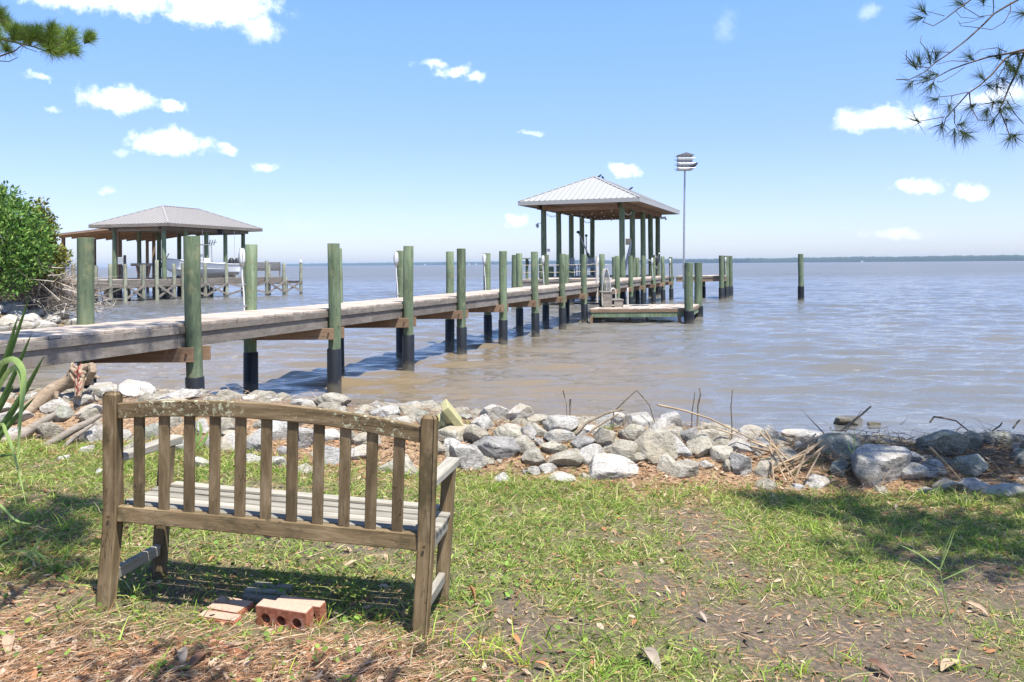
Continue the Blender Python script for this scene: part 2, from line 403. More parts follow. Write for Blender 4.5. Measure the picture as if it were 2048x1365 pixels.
# ------------------------------------------------------------------ ground, water, far shore
def yb(X): return np.where(X < 0, 6.5-.2*X, 6.5-.05*X)
SHY = np.array([-1e5, 4, 8, 12, 20, 26, 29, 32, 46, 60, 100, 9000]); SHX = np.array([-6, -6, -7.5, -10, -15, -18, -16.2, -17, -24.8, -33, -70, -9000])
def gz(X, Y):
    X = np.asarray(X, float); Y = np.asarray(Y, float)
    base = .56-.05*np.clip(X+1.1, -2, 3.5)-.03*np.clip(Y-3.55, -3, 5)+.03*(fbm(X*1.3+50, Y*1.3+9)-.5)*2*.6
    s = Y-yb(X)+.25*(fbm(X*.9, Y*.5+40)-.47)
    hb = .30+.0*X-.10*sstep(1.2, 3.5, X)+.10*(fbm(X*1.7+3, X*0+8)-.47)
    z = base+hb*sstep(0, .9, s)
    z = z-(z+.75)*sstep(1.25, 3.2, s)-.6*sstep(3, 30, s)
    xs = np.interp(Y, SHY, SHX); d = xs-X
    l = np.where(d > 0, np.minimum(d*.28, .9), d*.35)+.15*(fbm(X*.6, Y*.6)-.5)
    return np.maximum(z, np.clip(l, -1.4, 1.0))
def gz1(x, y): return float(gz(np.array([x]), np.array([y]))[0])
_T = np.concatenate([np.arange(2.0, 12, .015), np.arange(12, 120, .15)])
def hit(px, py, lift=0):
    d = ray(px, py)
    below = CAMZ+d.z*_T < gz(d.x*_T, _T)+lift
    t = float(_T[np.argmax(below)]) if below.any() else 120.
    return Vector((d.x*t, t, gz1(d.x*t, t)))

def geo(a, b, n): return list(np.geomspace(a, b, n))
gx = np.unique(np.round(np.array([-x for x in geo(8, 9500, 46)]+list(np.arange(-8, 8, .08))+geo(8, 9500, 46)), 4))
gy = np.unique(np.round(np.array([-y for y in geo(1, 9500, 24)]+list(np.arange(-1, 11, .08))+list(np.arange(11, 50, .6))+geo(50, 9500, 26)), 4))
GX, GY = np.meshgrid(gx, gy)
GZ = gz(GX, GY)
GZ = GZ+.012*(fbm(GX*9, GY*9, 3)-.45)*((np.abs(GX) < 9) & (GY < 12))
def gridfaces(r, c):
    i = np.arange(r*c).reshape(r, c)
    return np.stack([i[:-1, :-1], i[:-1, 1:], i[1:, 1:], i[1:, :-1]], -1).reshape(-1, 4)
# where litter, bare soil and grass lie in the yard
def litter_f(X, Y):
    s = Y-yb(X)
    a = .2+.7*sstep(-.75, -.2, s)-.45*sstep(.45, .9, s)
    a = np.maximum(a, 1.0*sstep(3.5, 2.9, Y)*sstep(.1, -.8, X))
    a = np.maximum(a, .8*sstep(-1.6, -2.4, X)*sstep(6, 4.2, Y))
    return np.clip(a, 0, 1)
def grass_f(X, Y):
    s = Y-yb(X)
    g = .47+1.25*(fbm(X*1.7+4, Y*1.7+2)-.44)*2
    g = g+.22*sstep(-1.25, -.55, s)*sstep(.02, -.25, s)                         # lush strip below the rocks
    g = g+.35*sstep(2.6, 2.3, Y-0*X)*sstep(-.2, .5, X)+.5*sstep(3.15, 2.75, Y)*sstep(.0, .9, X)
    bare = np.exp(-(((X-1.25)/.75)**2+((Y-3.75)/.38)**2))+.8*np.exp(-(((X-.7)/.35)**2+((Y-4.3)/.3)**2))+.5*np.exp(-(((X-2.2)/.5)**2+((Y-4.1)/.3)**2))
    g = g*(1-.95*np.clip(bare*1.2, 0, 1))
    g = g*(1-.92*sstep(3.55, 3.2, Y)*sstep(-.15, -.6, X))*(1-.9*sstep(-.1, .12, s))
    g = np.maximum(g, .75*np.exp(-(((X+2.5)/.7)**2+((Y-4.9)/.7)**2)))
    return np.clip(g, 0, 1)
gc = np.zeros((GX.size, 3)); gc[:, 0] = litter_f(GX, GY).ravel(); gc[:, 1] = grass_f(GX, GY).ravel()*(GY.ravel() < 8)
far = (np.abs(GX.ravel()) > 9) | (GY.ravel() > 12); gc[far, 0] = .6; gc[far, 1] = .3
tag(npmesh('ground', np.stack([GX, GY, GZ], -1).reshape(-1, 3), gridfaces(*GX.shape), M['ground'], colors=gc, smooth=True), kind='structure')

def build_water():
    ys = [6.5]
    while ys[-1] < 9400:
        y = ys[-1]; ys.append(y+max(.05, .0042*y if y < 150 else .03*y))
    ys = np.array(ys); n = 420
    t = np.linspace(-1, 1, n); Yg = np.repeat(ys[:, None], n, 1); Xg = t[None]*(ys[:, None]*.78+7)
    far_ = ys > 150
    Xg[far_] = t[None]*(ys[far_, None]*1.05)
    Z = np.zeros_like(Xg); r = np.random.default_rng(4)
    dy = np.gradient(ys)[:, None]
    cell = (Yg*.78+7)*2/n
    for i in range(70):
        lam = float(np.exp(r.uniform(math.log(.26), math.log(4.5)))); th = r.normal(R(-96), R(19)); k = 2*math.pi/lam
        amp = .0060*lam**.7*r.uniform(.5, 1.3)
        if lam > 1.3: amp *= .5
        res = sstep(2.2, 4.5, lam/np.maximum(dy, cell*abs(math.cos(th))+1e-6))
        ph = k*(Xg*math.cos(th)+Yg*math.sin(th))+r.uniform(0, 6.28)
        Z += amp*res*(np.sin(ph)+.25*np.sin(2*ph+.6))
    # gusts: chop stronger out on the open bay, calmer in the lee of the pier
    g = .55+.9*fbm(Xg*.09+5, Yg*.05, 3)
    Z *= g*sstep(7, 13, Yg)*.9+.1
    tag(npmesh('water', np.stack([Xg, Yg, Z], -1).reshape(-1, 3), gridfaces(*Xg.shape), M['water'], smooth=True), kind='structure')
build_water()

def build_far_shore():
    m, w, b = material('far_woodland')
    g = w.add('ShaderNodeNewGeometry').outputs['Position']
    c = w.mix(w.noise(g, .03, 5, .7).outputs[0], (.02, .04, .022), (.06, .085, .045)); w.set(b.inputs['Base Color'], c); b.inputs['Roughness'].default_value = .9
    n = 1500; px = np.linspace(-500, 2700, n); d = np.interp(px, [-500, 450, 900, 1500, 2048, 2700], [9000, 8600, 6600, 4300, 3500, 3100])
    X = (px-1024)/FPX*d; h = 17+11*fbm(px*.02, px*0, 4)+5*vnoise(px*.5, px*0)
    h = h*sstep(430, 640, px)+.5
    V = np.concatenate([np.stack([X, d, X*0-.5], -1), np.stack([X, d+3, h*.6], -1), np.stack([X, d+9, h], -1), np.stack([X*1.02, d*1.02+40, h*.9], -1), np.stack([X*1.02, d*1.02+60, X*0-.5], -1)])
    tag(npmesh('far_shore_woods', V, gridfaces(5, n), m), 'low hazy wooded shore along the horizon across the bay', 'woods', kind='stuff')
    # the few pale houses that show as specks
    mr = M['roofg']
    for i, (hx, lab) in enumerate(((850, 'tiny pale house on the far shore, left of the pair'), (938, 'tiny pale house on the far shore, left of its close neighbour'), (952, 'tiny pale house on the far shore, right of its close neighbour'), (1724, 'tiny white house on the far shore at far right'))):
        dd = float(np.interp(hx, [450, 900, 1500, 2048], [8600, 6600, 4300, 3500]))-14
        o = empty('shore_house', ((hx-1024)/FPX*dd, dd, 0)); tag(o, lab, 'house')
        s = .9 if hx < 1000 else .6
        MB().box((0, 0, 4*s), (16*s, 8, 8*s)).build('wall', M['white'], o)
        MB().raw([(-9*s, -5, 8*s), (9*s, -5, 8*s), (9*s, 5, 8*s), (-9*s, 5, 8*s), (-9*s, 0, 11*s), (9*s, 0, 11*s)], [(0, 1, 5, 4), (2, 3, 4, 5), (1, 2, 5), (3, 0, 4), (3, 2, 1, 0)]).build('roof', mr, o)
build_far_shore()

# ------------------------------------------------------------------ the long pier
DECK = 1.36
PD = Vector((.368, 1, 0)).normalized(); PN = Vector((PD.y, -PD.x, 0))      # along and to the right
def rowX(Z, off=0): return -3.02+.368*(Z-13.97)-off
RZ = [8.0, 10.84, 13.96, 16.5, 19.0, 21.5, 24.0, 26.55, 29.1, 31.5, 33.9, 36.4, 39.0, 41.5, 44.1, 46.6]
PILE_R = .104
def pile_mesh(top, r, bottom=-1.0, n=18, seed=0):
    rr = random.Random(seed); b = MB(); zs = np.linspace(bottom, top, 7); bx, by = rr.uniform(-.012, .012), rr.uniform(-.012, .012)
    pts = [(bx*math.sin(i*1.1), by*math.sin(i*1.4), z) for i, z in enumerate(zs)]
    pts += [(pts[-1][0], pts[-1][1], top+.006)]
    rad = [r*rr.uniform(.975, 1.02)*(1.03-.05*i/6) for i in range(7)]+[r*.93]
    return b.tube(pts, rad, n)
def make_pile(parent, x, y, top, r=PILE_R, sleeve=None, seed=0, lean=0, mat=None, bottom=-1.0, n=18):
    o = pile_mesh(top, r, bottom, n, seed).build('pile', mat or M['pile'], parent, True)
    o.location = (x, y, 0); o.rotation_euler = (random.Random(seed).uniform(-.006, .006), lean, random.Random(seed+9).uniform(0, 6))
    if sleeve is None: sleeve = .68+random.Random(seed+3).uniform(-.05, .05)
    if sleeve:
        s = MB().tube([(0, 0, bottom+.02), (0, 0, sleeve-.01), (0, 0, sleeve)], [r*1.2, r*1.16, r*1.1], n).build('black_wrap', M['sleeve'], o, True)
    return o

pier = empty('pier', (rowX(8), 8, 0)); PO = Vector((rowX(8), 8, 0))
tag(pier, 'long weathered timber pier on green treated piles running out into the bay', 'pier')
def PL(v): return Vector(v)-PO
LEFT = 1.38
rtop = {10.84: 2.495, 13.96: 2.47, 16.5: 2.475, 19.0: 2.465, 21.5: 2.44, 24.0: 2.455}
for i, Z in enumerate(RZ):
    x = rowX(Z)-PO.x
    make_pile(pier, x, Z-PO.y, rtop.get(Z, 2.43+.03*math.sin(i*2.3)), seed=i, lean=.011*math.sin(i*1.7))
    if Z <= 32:
        make_pile(pier, x-LEFT, Z-.1-PO.y, {10.84: 2.48, 13.96: 2.46}.get(Z, 2.43+.04*math.sin(i*3.1)), seed=i+40, lean=-.012*math.sin(i*2.1+1))
    elif Z > 33 and i % 2 == 0:
        make_pile(pier, x-LEFT, Z-.1-PO.y, 2.4, seed=i+40)
    # paired caps bolted to the piles
    for sd in (-1, 1):
        yy = Z-PO.y+sd*(PILE_R+.03)
        xe = x+.03 if sd < 0 else x+PILE_R+.045
        cap = MB().box(((x-LEFT-.2+xe)/2, yy, .955), (xe-(x-LEFT-.2), .045, .19), .004).build('cap_beam', M['tanX'], pier)
        if sd < 0:
            MB().tube([(x-.055, yy-.05, .965), (x-.055, yy+.02, .965)], .014, 8).build('bolt', M['rust'], cap)
# deck boards
E0 = Vector((rowX(6.0)-PILE_R-.01, 6.0, 0)); E1Z = 48.2
Lp = (E1Z-6.0)/PD.y; WD = (LEFT-2*PILE_R)*PD.y+.06
ang = math.atan2(PN.y, PN.x)
npl = int(Lp/.1475); tpl = None
rd = random.Random(8)
for i in range(npl):
    c = E0+PD*(i*.1475+.07)-PN*(WD/2)
    if tpl is None:
        tpl = MB().box((0, 0, -.018), (WD, .140, .036), .004).build('deck_board', M['deck'], pier); o = tpl
    else: o = share(tpl, 'deck_board', pier)
    o.location = PL(c)+PN*rd.uniform(-.012, .006)+Vector((0, 0, DECK+rd.uniform(-.003, .003))); o.rotation_euler = (rd.uniform(-.01, .01), rd.uniform(-.002, .002), ang+rd.uniform(-.002, .002))
nb = 9
for i in range(nb):
    a = E0+PD*(Lp*i/nb+.004); b = E0+PD*(Lp*(i+1)/nb-.004)
    for sd in (0, 1):
        o_ = PN*(-WD if sd else 0)+PN*(.012 if not sd else -.012)
        MB().beam(PL(a+o_)+Vector((0, 0, DECK-.037-.048)), PL(b+o_)+Vector((0, 0, DECK-.037-.048)), .04, .094, .004).build('rim_board', M['greyY'], pier)
        o2 = o_+PN*(-.03 if not sd else .03)
        MB().beam(PL(a+o2)+Vector((0, 0, DECK-.31/2-.07)), PL(b+o2)+Vector((0, 0, DECK-.31/2-.07)), .05, .182, .004).build('stringer', M['greyY'], pier)
    mid = -PN*(WD/2)
    MB().beam(PL(a+mid)+Vector((0, 0, DECK-.17)), PL(b+mid)+Vector((0, 0, DECK-.17)), .05, .26).build('stringer', M['tanY'], pier)

# dock lamps on the piles
def dock_light(x, y, ztop, label, side=-1, down=1.0):
    o = empty('dock_light', (x+side*.085, y-PILE_R-.035, ztop)); tag(o, label, 'lamp', 'bulkhead lamps on the pier piles')
    MB().tube([(0, 0, -.26), (0, 0, -.22), (0, 0, -.1), (0, 0, -.05), (0, 0, -.02)], [.038, .05, .05, .042, .015], 12).build('glass_globe', M['glass'], o, True)
    g = MB()
    for k in range(6):
        a = k*math.pi/3
        g.tube([(.056*math.cos(a), .056*math.sin(a), -.24), (.06*math.cos(a), .06*math.sin(a), -.14), (.035*math.cos(a), .035*math.sin(a), -.015)], .005, 5)
    g.build('wire_guard', M['steel'], o)
    MB().tube([(0, 0, -.33), (0, 0, -.3), (0, 0, -.25)], [.03, .047, .047], 12).build('base_cap', M['steel'], o, True)
    MB().tube([(0, .0, -.32), (0, 0, -.5), (.02, .01, -.75), (.03, .01, -down-.1)], .014, 8).build('conduit', M['white'], o, True)
    for cx, cz in ((.01, -.62), (.03, -.98)): MB().box((cx, .02, cz), (.07, .05, .03)).build('clamp', M['steel'], o)
for Z, lab in ((13.96, 'caged lamp with white conduit on the second far-side pile, nearest of the pier lamps'),
               (19.0, 'caged lamp with white conduit on the fourth far-side pile of the pier'),
               (24.0, 'caged lamp with white conduit on the sixth far-side pile of the pier'),
               (29.1, 'caged lamp on the far-side pile beside the swim platform steps')):
    dock_light(rowX(Z)-LEFT, Z-.1, 2.42, lab)
dock_light(rowX(36.4)-LEFT, 36.3, 2.38, 'caged lamp on the far-side pile right of the hose')
dock_light(rowX(41.5), 41.5, 2.38, 'caged lamp on the near-side pile before the boathouse posts', -1)
dock_light(rowX(46.6), 46.6, 2.38, 'caged lamp on the last near-side pile, where the pier head turns right', -1)

# ---------------------------------------------------------------- pier head and swim platform
def platform(name, label, quad, z, nboards, along, mats=('greyX', 'tanX'), fascia=.2, cat='platform', thick=.036):
    """quad: near-left, near-right, far-right, far-left; boards run from the left edge to the right edge, or from near to far"""
    q = [Vector((p[0], p[1], 0)) for p in quad]; o0 = q[0].copy(); o = empty(name, o0); tag(o, label, cat)
    q = [p-o0 for p in q]
    for i in range(nboards):
        t0, t1 = (i+.03)/nboards, (i+.97)/nboards
        if along == 'side': a, b, c, d = q[0].lerp(q[3], t0), q[1].lerp(q[2], t0), q[1].lerp(q[2], t1), q[0].lerp(q[3], t1)
        else: a, b, c, d = q[0].lerp(q[1], t0), q[0].lerp(q[1], t1), q[3].lerp(q[2], t1), q[3].lerp(q[2], t0)
        j = rd.uniform(-.003, .003)
        lo = Vector((0, 0, z-thick+j)); hi = Vector((0, 0, z+j))
        MB().hexa([a+lo, b+lo, c+lo, d+lo, a+hi, b+hi, c+hi, d+hi], .004).build('deck_board', M['deck'], o)
    cen = sum(q, Vector())/4
    for i in range(4):
        a, b = q[i], q[(i+1) % 4]; k = .985
        a = cen+(a-cen)*k; b = cen+(b-cen)*k
        up = .1 if fascia > .16 else fascia
        MB().beam(a+Vector((0, 0, z-thick-.002-up/2)), b+Vector((0, 0, z-thick-.002-up/2)), .045, up, .003).build('rim_board', M[mats[0]], o)
        if fascia > .16:
            a = cen+(a-cen)*.985; b = cen+(b-cen)*.985
            MB().beam(a+Vector((0, 0, z-thick-.104-fascia/2+.05)), b+Vector((0, 0, z-thick-.104-fascia/2+.05)), .045, fascia-.1, .003).build('rim_board', M[mats[1]], o)
    return o, o0
# head deck to the right of the pier end
x0 = rowX(46.9)+.2
head, ho = platform('pier_head_deck', 'small timber deck branching right from the far end of the pier', [(x0, 46.9), (12.1, 46.9), (13.2, 50.2), (x0+1.2, 50.2)], DECK, 20, 'out', fascia=.28)
for i, (px, Z) in enumerate(((1440, 46.6), (1450, 48.4), (1458, 50.6))):
    make_pile(head, (px-1024)/FPX*Z-ho.x+.08, Z-ho.y, 2.5, seed=80+i, r=.14)
make_pile(head, (1407-1024)/FPX*50-ho.x, 50-ho.y, 1.2, seed=84)
dock_light((1450-1024)/FPX*48.4+.08, 48.4, 2.45, 'caged lamp on the middle of three piles at the pier head')
# low swim platform
PF = Vector((6.11, 28.6, 0)); PB = Vector((7.12, 31.6, 0))
swim, swo = platform('swim_platform', 'low timber swim platform beside the pier just above the water', [(rowX(28.9)+.22, 28.75), (6.25, 28.75), (7.15, 31.5), (rowX(31.6)+.22, 31.5)], .53, 26, 'out', ('tanX', 'pile'), fascia=.27)
for i, (v, zt) in enumerate(((PF, 2.1), (PB, 2.1))): make_pile(swim, v.x-swo.x, v.y-swo.y-.06, zt, r=.15, sleeve=.45, seed=90+i)
MB().box((PF.x-.28-swo.x, .03, .12), (.09, .14, .3)).build('bracket', M['tanZ'], swim)
MB().box((.06, .03, .12), (.09, .14, .3)).build('bracket', M['tanZ'], swim)
for xx in (1.45, 2.05): MB().cyl((xx, .35), .03, -.6, .3, 8).build('ladder_leg', M['dark'], swim)
MB().beam((.1, .4, .1), (1.0, 1.2, .33), .05, .2).build('brace', M['greyY'], swim)
# steps from pier to platform
st = empty('box_steps', (rowX(30.2)+.24, 29.6, .53)); tag(st, 'grey box steps leading from the pier down to the swim platform', 'steps')
for k, (x, h) in enumerate(((.22, .56), (.62, .28))):
    MB().box((x-.02, .45, h-.022), (.42, 1.0, .04), .004).build('tread', M['greyY'], st)
    for j in range(7): MB().box((x+.15, .02+j*.143, h/2-.024), (.03, .12, h-.05), .003).build('riser_slat', M['greyZ'], st)
    MB().box((x, -.02, h/2-.024), (.32, .03, h-.05), .003).build('side_panel', M['greyX'], st)
# white grab rails of the swim ladder
for k, (px, lab) in enumerate(((1226, 'left white bent grab rail standing on the swim platform'), (1255, 'right white bent grab rail standing on the swim platform'))):
    p = Vector(((px-1024)/FPX*31.1, 31.1, .53))
    b = MB(); pts = [(-.1, 0, 0), (-.1, 0, .5)]+[(-.1*math.cos(a), 0, .5+.13*math.sin(a)) for a in np.linspace(.3, math.pi-.3, 6)]+[(.1, 0, .5), (.1, 0, .0)]
    o = b.tube(pts, .03, 8).build('grab_rail', M['ropew'], None, True); o.location = p; o.rotation_euler.z = 1.1*k+.3; tag(o, lab, 'rail', 'grab rails of the swim ladder')
# post and coiled hose
hz = 31.5; hx = rowX(hz)
ho_ = empty('coiled_hose', (hx+.05, hz-.19, 1.9)); tag(ho_, 'long coil of white hose hung from a pier pile above the steps', 'hose')
for k in range(4):
    w_ = .11+.035*k; l = .62+.10*k; c = Vector((.03*k, -.03*k, -l))
    pts = [Vector((c.x+w_*math.sin(a)*(.6+.4*(1-math.cos(a))/2), c.y, -l+l*math.cos(a))) for a in np.linspace(0, 2*math.pi, 26)]
    MB().tube(pts, .02, 6).build('hose_loop', M['ropew'], ho_, True)
wp = MB().tube([(0, 0, 0), (0, 0, 1.75)], .045, 8).build('white_pole', M['ropew'], None, True); wp.location = (hx-.22, hz-.23, .62); tag(wp, 'slender white pole upright beside the hose coil', 'pole')

# ---------------------------------------------------------------- martin house on its pole
mh = empty('martin_house', (6.02, 28.95, 1.2)); tag(mh, 'white three tier bird house on a tall thin pole by the swim platform', 'bird house')
MB().tube([(0, 0, 0), (.03, 0, 2.2), (.07, 0, 4.15)], [.04, .035, .032], 8).build('pole', M['steel'], mh, True)
for zc in (.3, .8): MB().box((.005, -.0, zc), (.1, .1, .06)).build('pole_clamp', M['steel'], mh)
hb = MB().box((.07, 0, 4.42), (.46, .42, .5), .004).build('house_box', M['bgrey'], mh)
for k in range(3):
    s_ = MB().box((.07, 0, 4.165+.17*k), (.52, .50, .018)).build('balcony', M['bgrey'], mh)
    r_ = MB()
    for (a, b_) in (((-.24, -.3), (.38, -.3)), ((.38, -.3), (.38, .3)), ((.38, .3), (-.24, .3)), ((-.24, .3), (-.24, -.3))):
        r_.tube([(a[0], a[1], 4.205+.17*k), (b_[0], b_[1], 4.205+.17*k)], .006, 5)
    r_.build('railing', M['steel'], s_)
    for j in range(3):
        h_ = MB().tube([(-.07+.14*j, -.211, 4.25+.17*k), (-.07+.14*j, -.214, 4.25+.17*k)], .02, 12).build('entrance_hole', M['dark'], mh)
MB().raw([(-.22, -.26, 4.66), (.36, -.26, 4.66), (.36, .26, 4.66), (-.22, .26, 4.66), (.07, -.28, 4.75), (.07, .28, 4.75)], [(0, 1, 4), (1, 2, 5, 4), (2, 3, 5), (3, 0, 4, 5), (3, 2, 1, 0)]).build('roof', M['roofg'], mh)

def bird(loc, yaw, label):
    b = MB(); b.tube([(-.13, 0, .04), (-.07, 0, .06), (0, 0, .085), (.06, 0, .115), (.09, 0, .15), (.115, 0, .155), (.15, 0, .15)], [.008, .022, .045, .045, .034, .026, .004], 8)
    b.tube([(.0, .015, .05), (.0, .015, .0)], .005, 4); b.tube([(.0, -.015, .05), (.0, -.015, .0)], .005, 4)
    o = b.build('bird', M['bird'], None, True); o.location = loc; o.rotation_euler.z = yaw; o.scale = (1.25, 1.25, 1.25); tag(o, label, 'bird', 'small dark birds')
bird((6.34, 28.72, 5.376), .3, 'small dark bird perched on the bird house balcony')

# lone pile out in the water
lp = empty('mooring_pile', (16.1, 46, 0)); tag(lp, 'single green mooring pile with black foot standing alone in open water', 'pile')
make_pile(lp, 0, 0, 2.55, r=.15, sleeve=.76, seed=120)

# ---------------------------------------------------------------- boathouse with white roof
def hip_roof(parent, c0, du, dv, W, L, eave, rise, mat, nr_front, nr_side, th=.05, soff=None, fascia_mat=None):
    """c0: near corner (right), du: unit along the near eave to the left, dv: unit away; ridge runs along dv"""
    A = c0; B = c0+du*W; C = B+dv*L; D = A+dv*L
    R0 = A+du*W/2+dv*W/2; R1 = A+du*W/2+dv*(L-W/2)
    Z = Vector((0, 0, eave)); ZR = Vector((0, 0, eave+rise))
    v = [A+Z, B+Z, C+Z, D+Z, R0+ZR, R1+ZR]
    rf = MB().raw(v, [(0, 4, 1), (1, 4, 5, 2), (2, 5, 3), (3, 5, 4, 0)]).build('roof', mat, parent)
    def ribs(p, q, ra, rb, n):
        # standing ribs run up the slope, square to the eave
        e = (q-p); ln = e.length; ed = e/ln
        for k in range(n+1):
            t = k/n*ln; b = p+ed*t
            # top: on the hip or the ridge
            def height(pt):
                loc = pt-A
                x = loc.dot(du); y = loc.dot(dv); return min(x, W-x, y, L-y)
            inw = Vector((0, 0, 1)).cross(ed)
            if (A+du*W/2+dv*L/2-b).dot(inw) < 0: inw = -inw
            s = min(t, ln-t, W/2)
            if s < .15: continue
            top = b+inw*s
            za = eave+.012; zb = eave+rise*s/(W/2)+.012
            MB().beam(Vector((b.x, b.y, za)), Vector((top.x, top.y, zb)), .045, .06).build('rib', mat, rf)
    ribs(A, B, None, None, nr_front); ribs(A, D, None, None, nr_side); ribs(B, C, None, None, nr_side)
    for a, b in ((A, R0), (B, R0), (C, R1), (D, R1)):
        MB().beam(a+Z+Vector((0, 0, .02)), b+ZR+Vector((0, 0, .02)), .12, .03).build('hip_cap', mat, rf)
    MB().beam(R0+ZR+Vector((0, 0, .02)), R1+ZR+Vector((0, 0, .02)), .14, .04).build('ridge_cap', mat, rf)
    for a, b in ((A, B), (B, C), (C, D), (D, A)):
        k = (b-a).normalized()*.0
        MB().beam(a+Z-Vector((0, 0, .11)), b+Z-Vector((0, 0, .11)), .035, .2).build('fascia', fascia_mat or mat, rf)
    # soffit boards
    n = 22
    for k in range(n):
        a = A+dv*(L*(k+.02)/n); b = A+dv*(L*(k+.98)/n); i1 = du*.04; i2 = du*(W-.04)
        lo = Vector((0, 0, eave-.14)); hi = Vector((0, 0, eave-.12))
        MB().hexa([a+i1+lo, a+i2+lo, b+i2+lo, b+i1+lo, a+i1+hi, a+i2+hi, b+i2+hi, b+i1+hi]).build('soffit_board', soff or M['soffit'], parent)
    return A, B, C, D
BH0 = Vector((6.63, 42.75, 0)); V2 = Vector((.356, .935, 0)).normalized(); V1 = Vector((-V2.y, V2.x, 0))
bh = empty('boathouse', BH0); tag(bh, 'open boathouse with white hipped metal roof on tall green posts', 'boathouse')
EV = 5.52
A_, B_, C_, D_ = hip_roof(bh, Vector(), V1, V2, 6.7, 12.5, EV, 1.55, M['roofw'], 22, 34)
posts = []
for px, Z in ((1244.5, 44), (1266, 46.5), (1286.5, 49.2), (1302, 51.6), (1316, 53.8)): posts.append(((px-1024)/FPX*Z, Z))
for px, Z in ((1088, 45.54), (1118, 48.2), (1143, 50.6), (1164, 52.9), (1185, 55.3)): posts.append(((px-1024)/FPX*Z, Z))
for i, (x, y) in enumerate(posts):
    o = make_pile(bh, x-BH0.x, y-BH0.y, EV-.16, r=.155, seed=200+i); o.name = 'post'
for k in (0, 5):
    for off in (-.17, .17):
        a = Vector((posts[k][0], posts[k][1], EV-.3))-BH0-V2*.6; b = Vector((posts[k+4][0], posts[k+4][1], EV-.3))-BH0+V2*.4
        MB().beam(a+V1*off, b+V1*off, .05, .28).build('header_beam', M['tanY'], bh)
for k in range(5):
    a = Vector((posts[k][0], posts[k][1], EV-.42))-BH0; b = Vector((posts[k+5][0], posts[k+5][1], EV-.42))-BH0
    MB().beam(a, b, .05, .2).build('tie_beam', M['tanX'], bh)
# decks round the slip
def bq(s, t): return tuple((BH0+V1*s+V2*t)[:2])
bd1, b1o = platform('boathouse_front_deck', 'grey timber deck crossing in front of the boathouse posts', [(.35, 41.0), (rowX(41.0)-LEFT+.2, 41.0), (rowX(43.6)-LEFT+.3, 43.6), (1.3, 43.6)], DECK-.01, 34, 'out', ('greyX', 'greyX'), fascia=.3)
for i, (px, Z, t) in enumerate(((1028, 41.2, 2.56), (1083, 41.2, 2.4), (1140, 41.2, 1.2))): make_pile(bd1, (px-1024)/FPX*Z-b1o.x, Z-b1o.y+.0, t, seed=240+i, r=.13)
bd2, b2o = platform('boathouse_side_deck', 'timber catwalk along the left side of the boathouse slip', [(1.0, 43.65), (2.2, 43.65), (6.6, 56), (5.4, 56)], DECK-.01, 60, 'side', ('greyY', 'greyY'), fascia=.2)
for i, (px, Z) in enumerate(((1102, 47.5),)): make_pile(bd2, (px-1024)/FPX*Z-b2o.x, Z-b2o.y, 1.95, seed=250+i, r=.17)
bp_ = MB().box((0, 0, .85), (.13, .13, 1.5), .005).build('brown_post', M['tanZ']); bp_.location = ((1135-1024)/FPX*40.8, 40.84, .92); tag(bp_, 'short square brown post at the edge of the boathouse front deck', 'post')
# rope rails along front deck
for k, zz in enumerate((1.72, 2.08)):
    pts = []
    xs_ = [(1037, 41.1), (1083, 41.1), (1135, 40.95), (1158, 41.1), (1185, 41.1), (1225, 41.3)]
    for j in range(len(xs_)-1):
        for t in np.linspace(0, 1, 6)[:-1]:
            Zq = xs_[j][1]*(1-t)+xs_[j+1][1]*t; pq = xs_[j][0]*(1-t)+xs_[j+1][0]*t
            pts.append(((pq-1024)/FPX*Zq, Zq-.12, zz-.16*t*(1-t)))
    o = MB().tube(pts, .016, 6).build('rope_rail', M['rope'], None, True); tag(o, ('lower', 'upper')[k]+' rope of the rail strung across the boathouse front deck', 'rope')
# fish cleaning table at the left corner
ft = empty('cleaning_table', ((1042-1024)/FPX*41.6, 41.6, DECK)); tag(ft, 'green timber fish cleaning table at the left corner of the boathouse deck', 'table')
MB().box((0, 0, 1.02), (.95, .5, .05), .005).build('table_top', M['pile'], ft)
for sx in (-.3, .3): MB().box((sx, .1, .5), (.14, .14, 1.0)).build('leg', M['pile'], ft)
MB().tube([(.32, -.2, 1.0), (.36, -.2, .8), (.33, -.2, .62)], [.05, .07, .02], 6).build('hanging_cloth', M['dark'], ft)
# string lights below the eaves
sl_ = empty('string_lights', BH0+Vector((0, 0, EV-.3))); tag(sl_, 'string of small white bulbs looped below the boathouse roof', 'string lights')
def loop(a, b, n, sag):
    pts = [a.lerp(b, t)-Vector((0, 0, sag*4*t*(1-t))) for t in np.linspace(0, 1, n)]
    MB().tube(pts, .008, 4).build('cable', M['dark'], sl_)
    for p in pts[1:-1]: MB().blob(p-Vector((0, 0, .05)), .035).build('bulb', M['glass'], sl_, True)
pl = [Vector((x, y, 0))-Vector((BH0.x, BH0.y, 0)) for x, y in posts]
for a, b in ((5, 6), (0, 1), (1, 6), (6, 2), (7, 3), (2, 7), (0, 5), (8, 9)): loop(pl[a]-Vector((0, 0, .12)), pl[b]-Vector((0, 0, .12)), 9, .28)
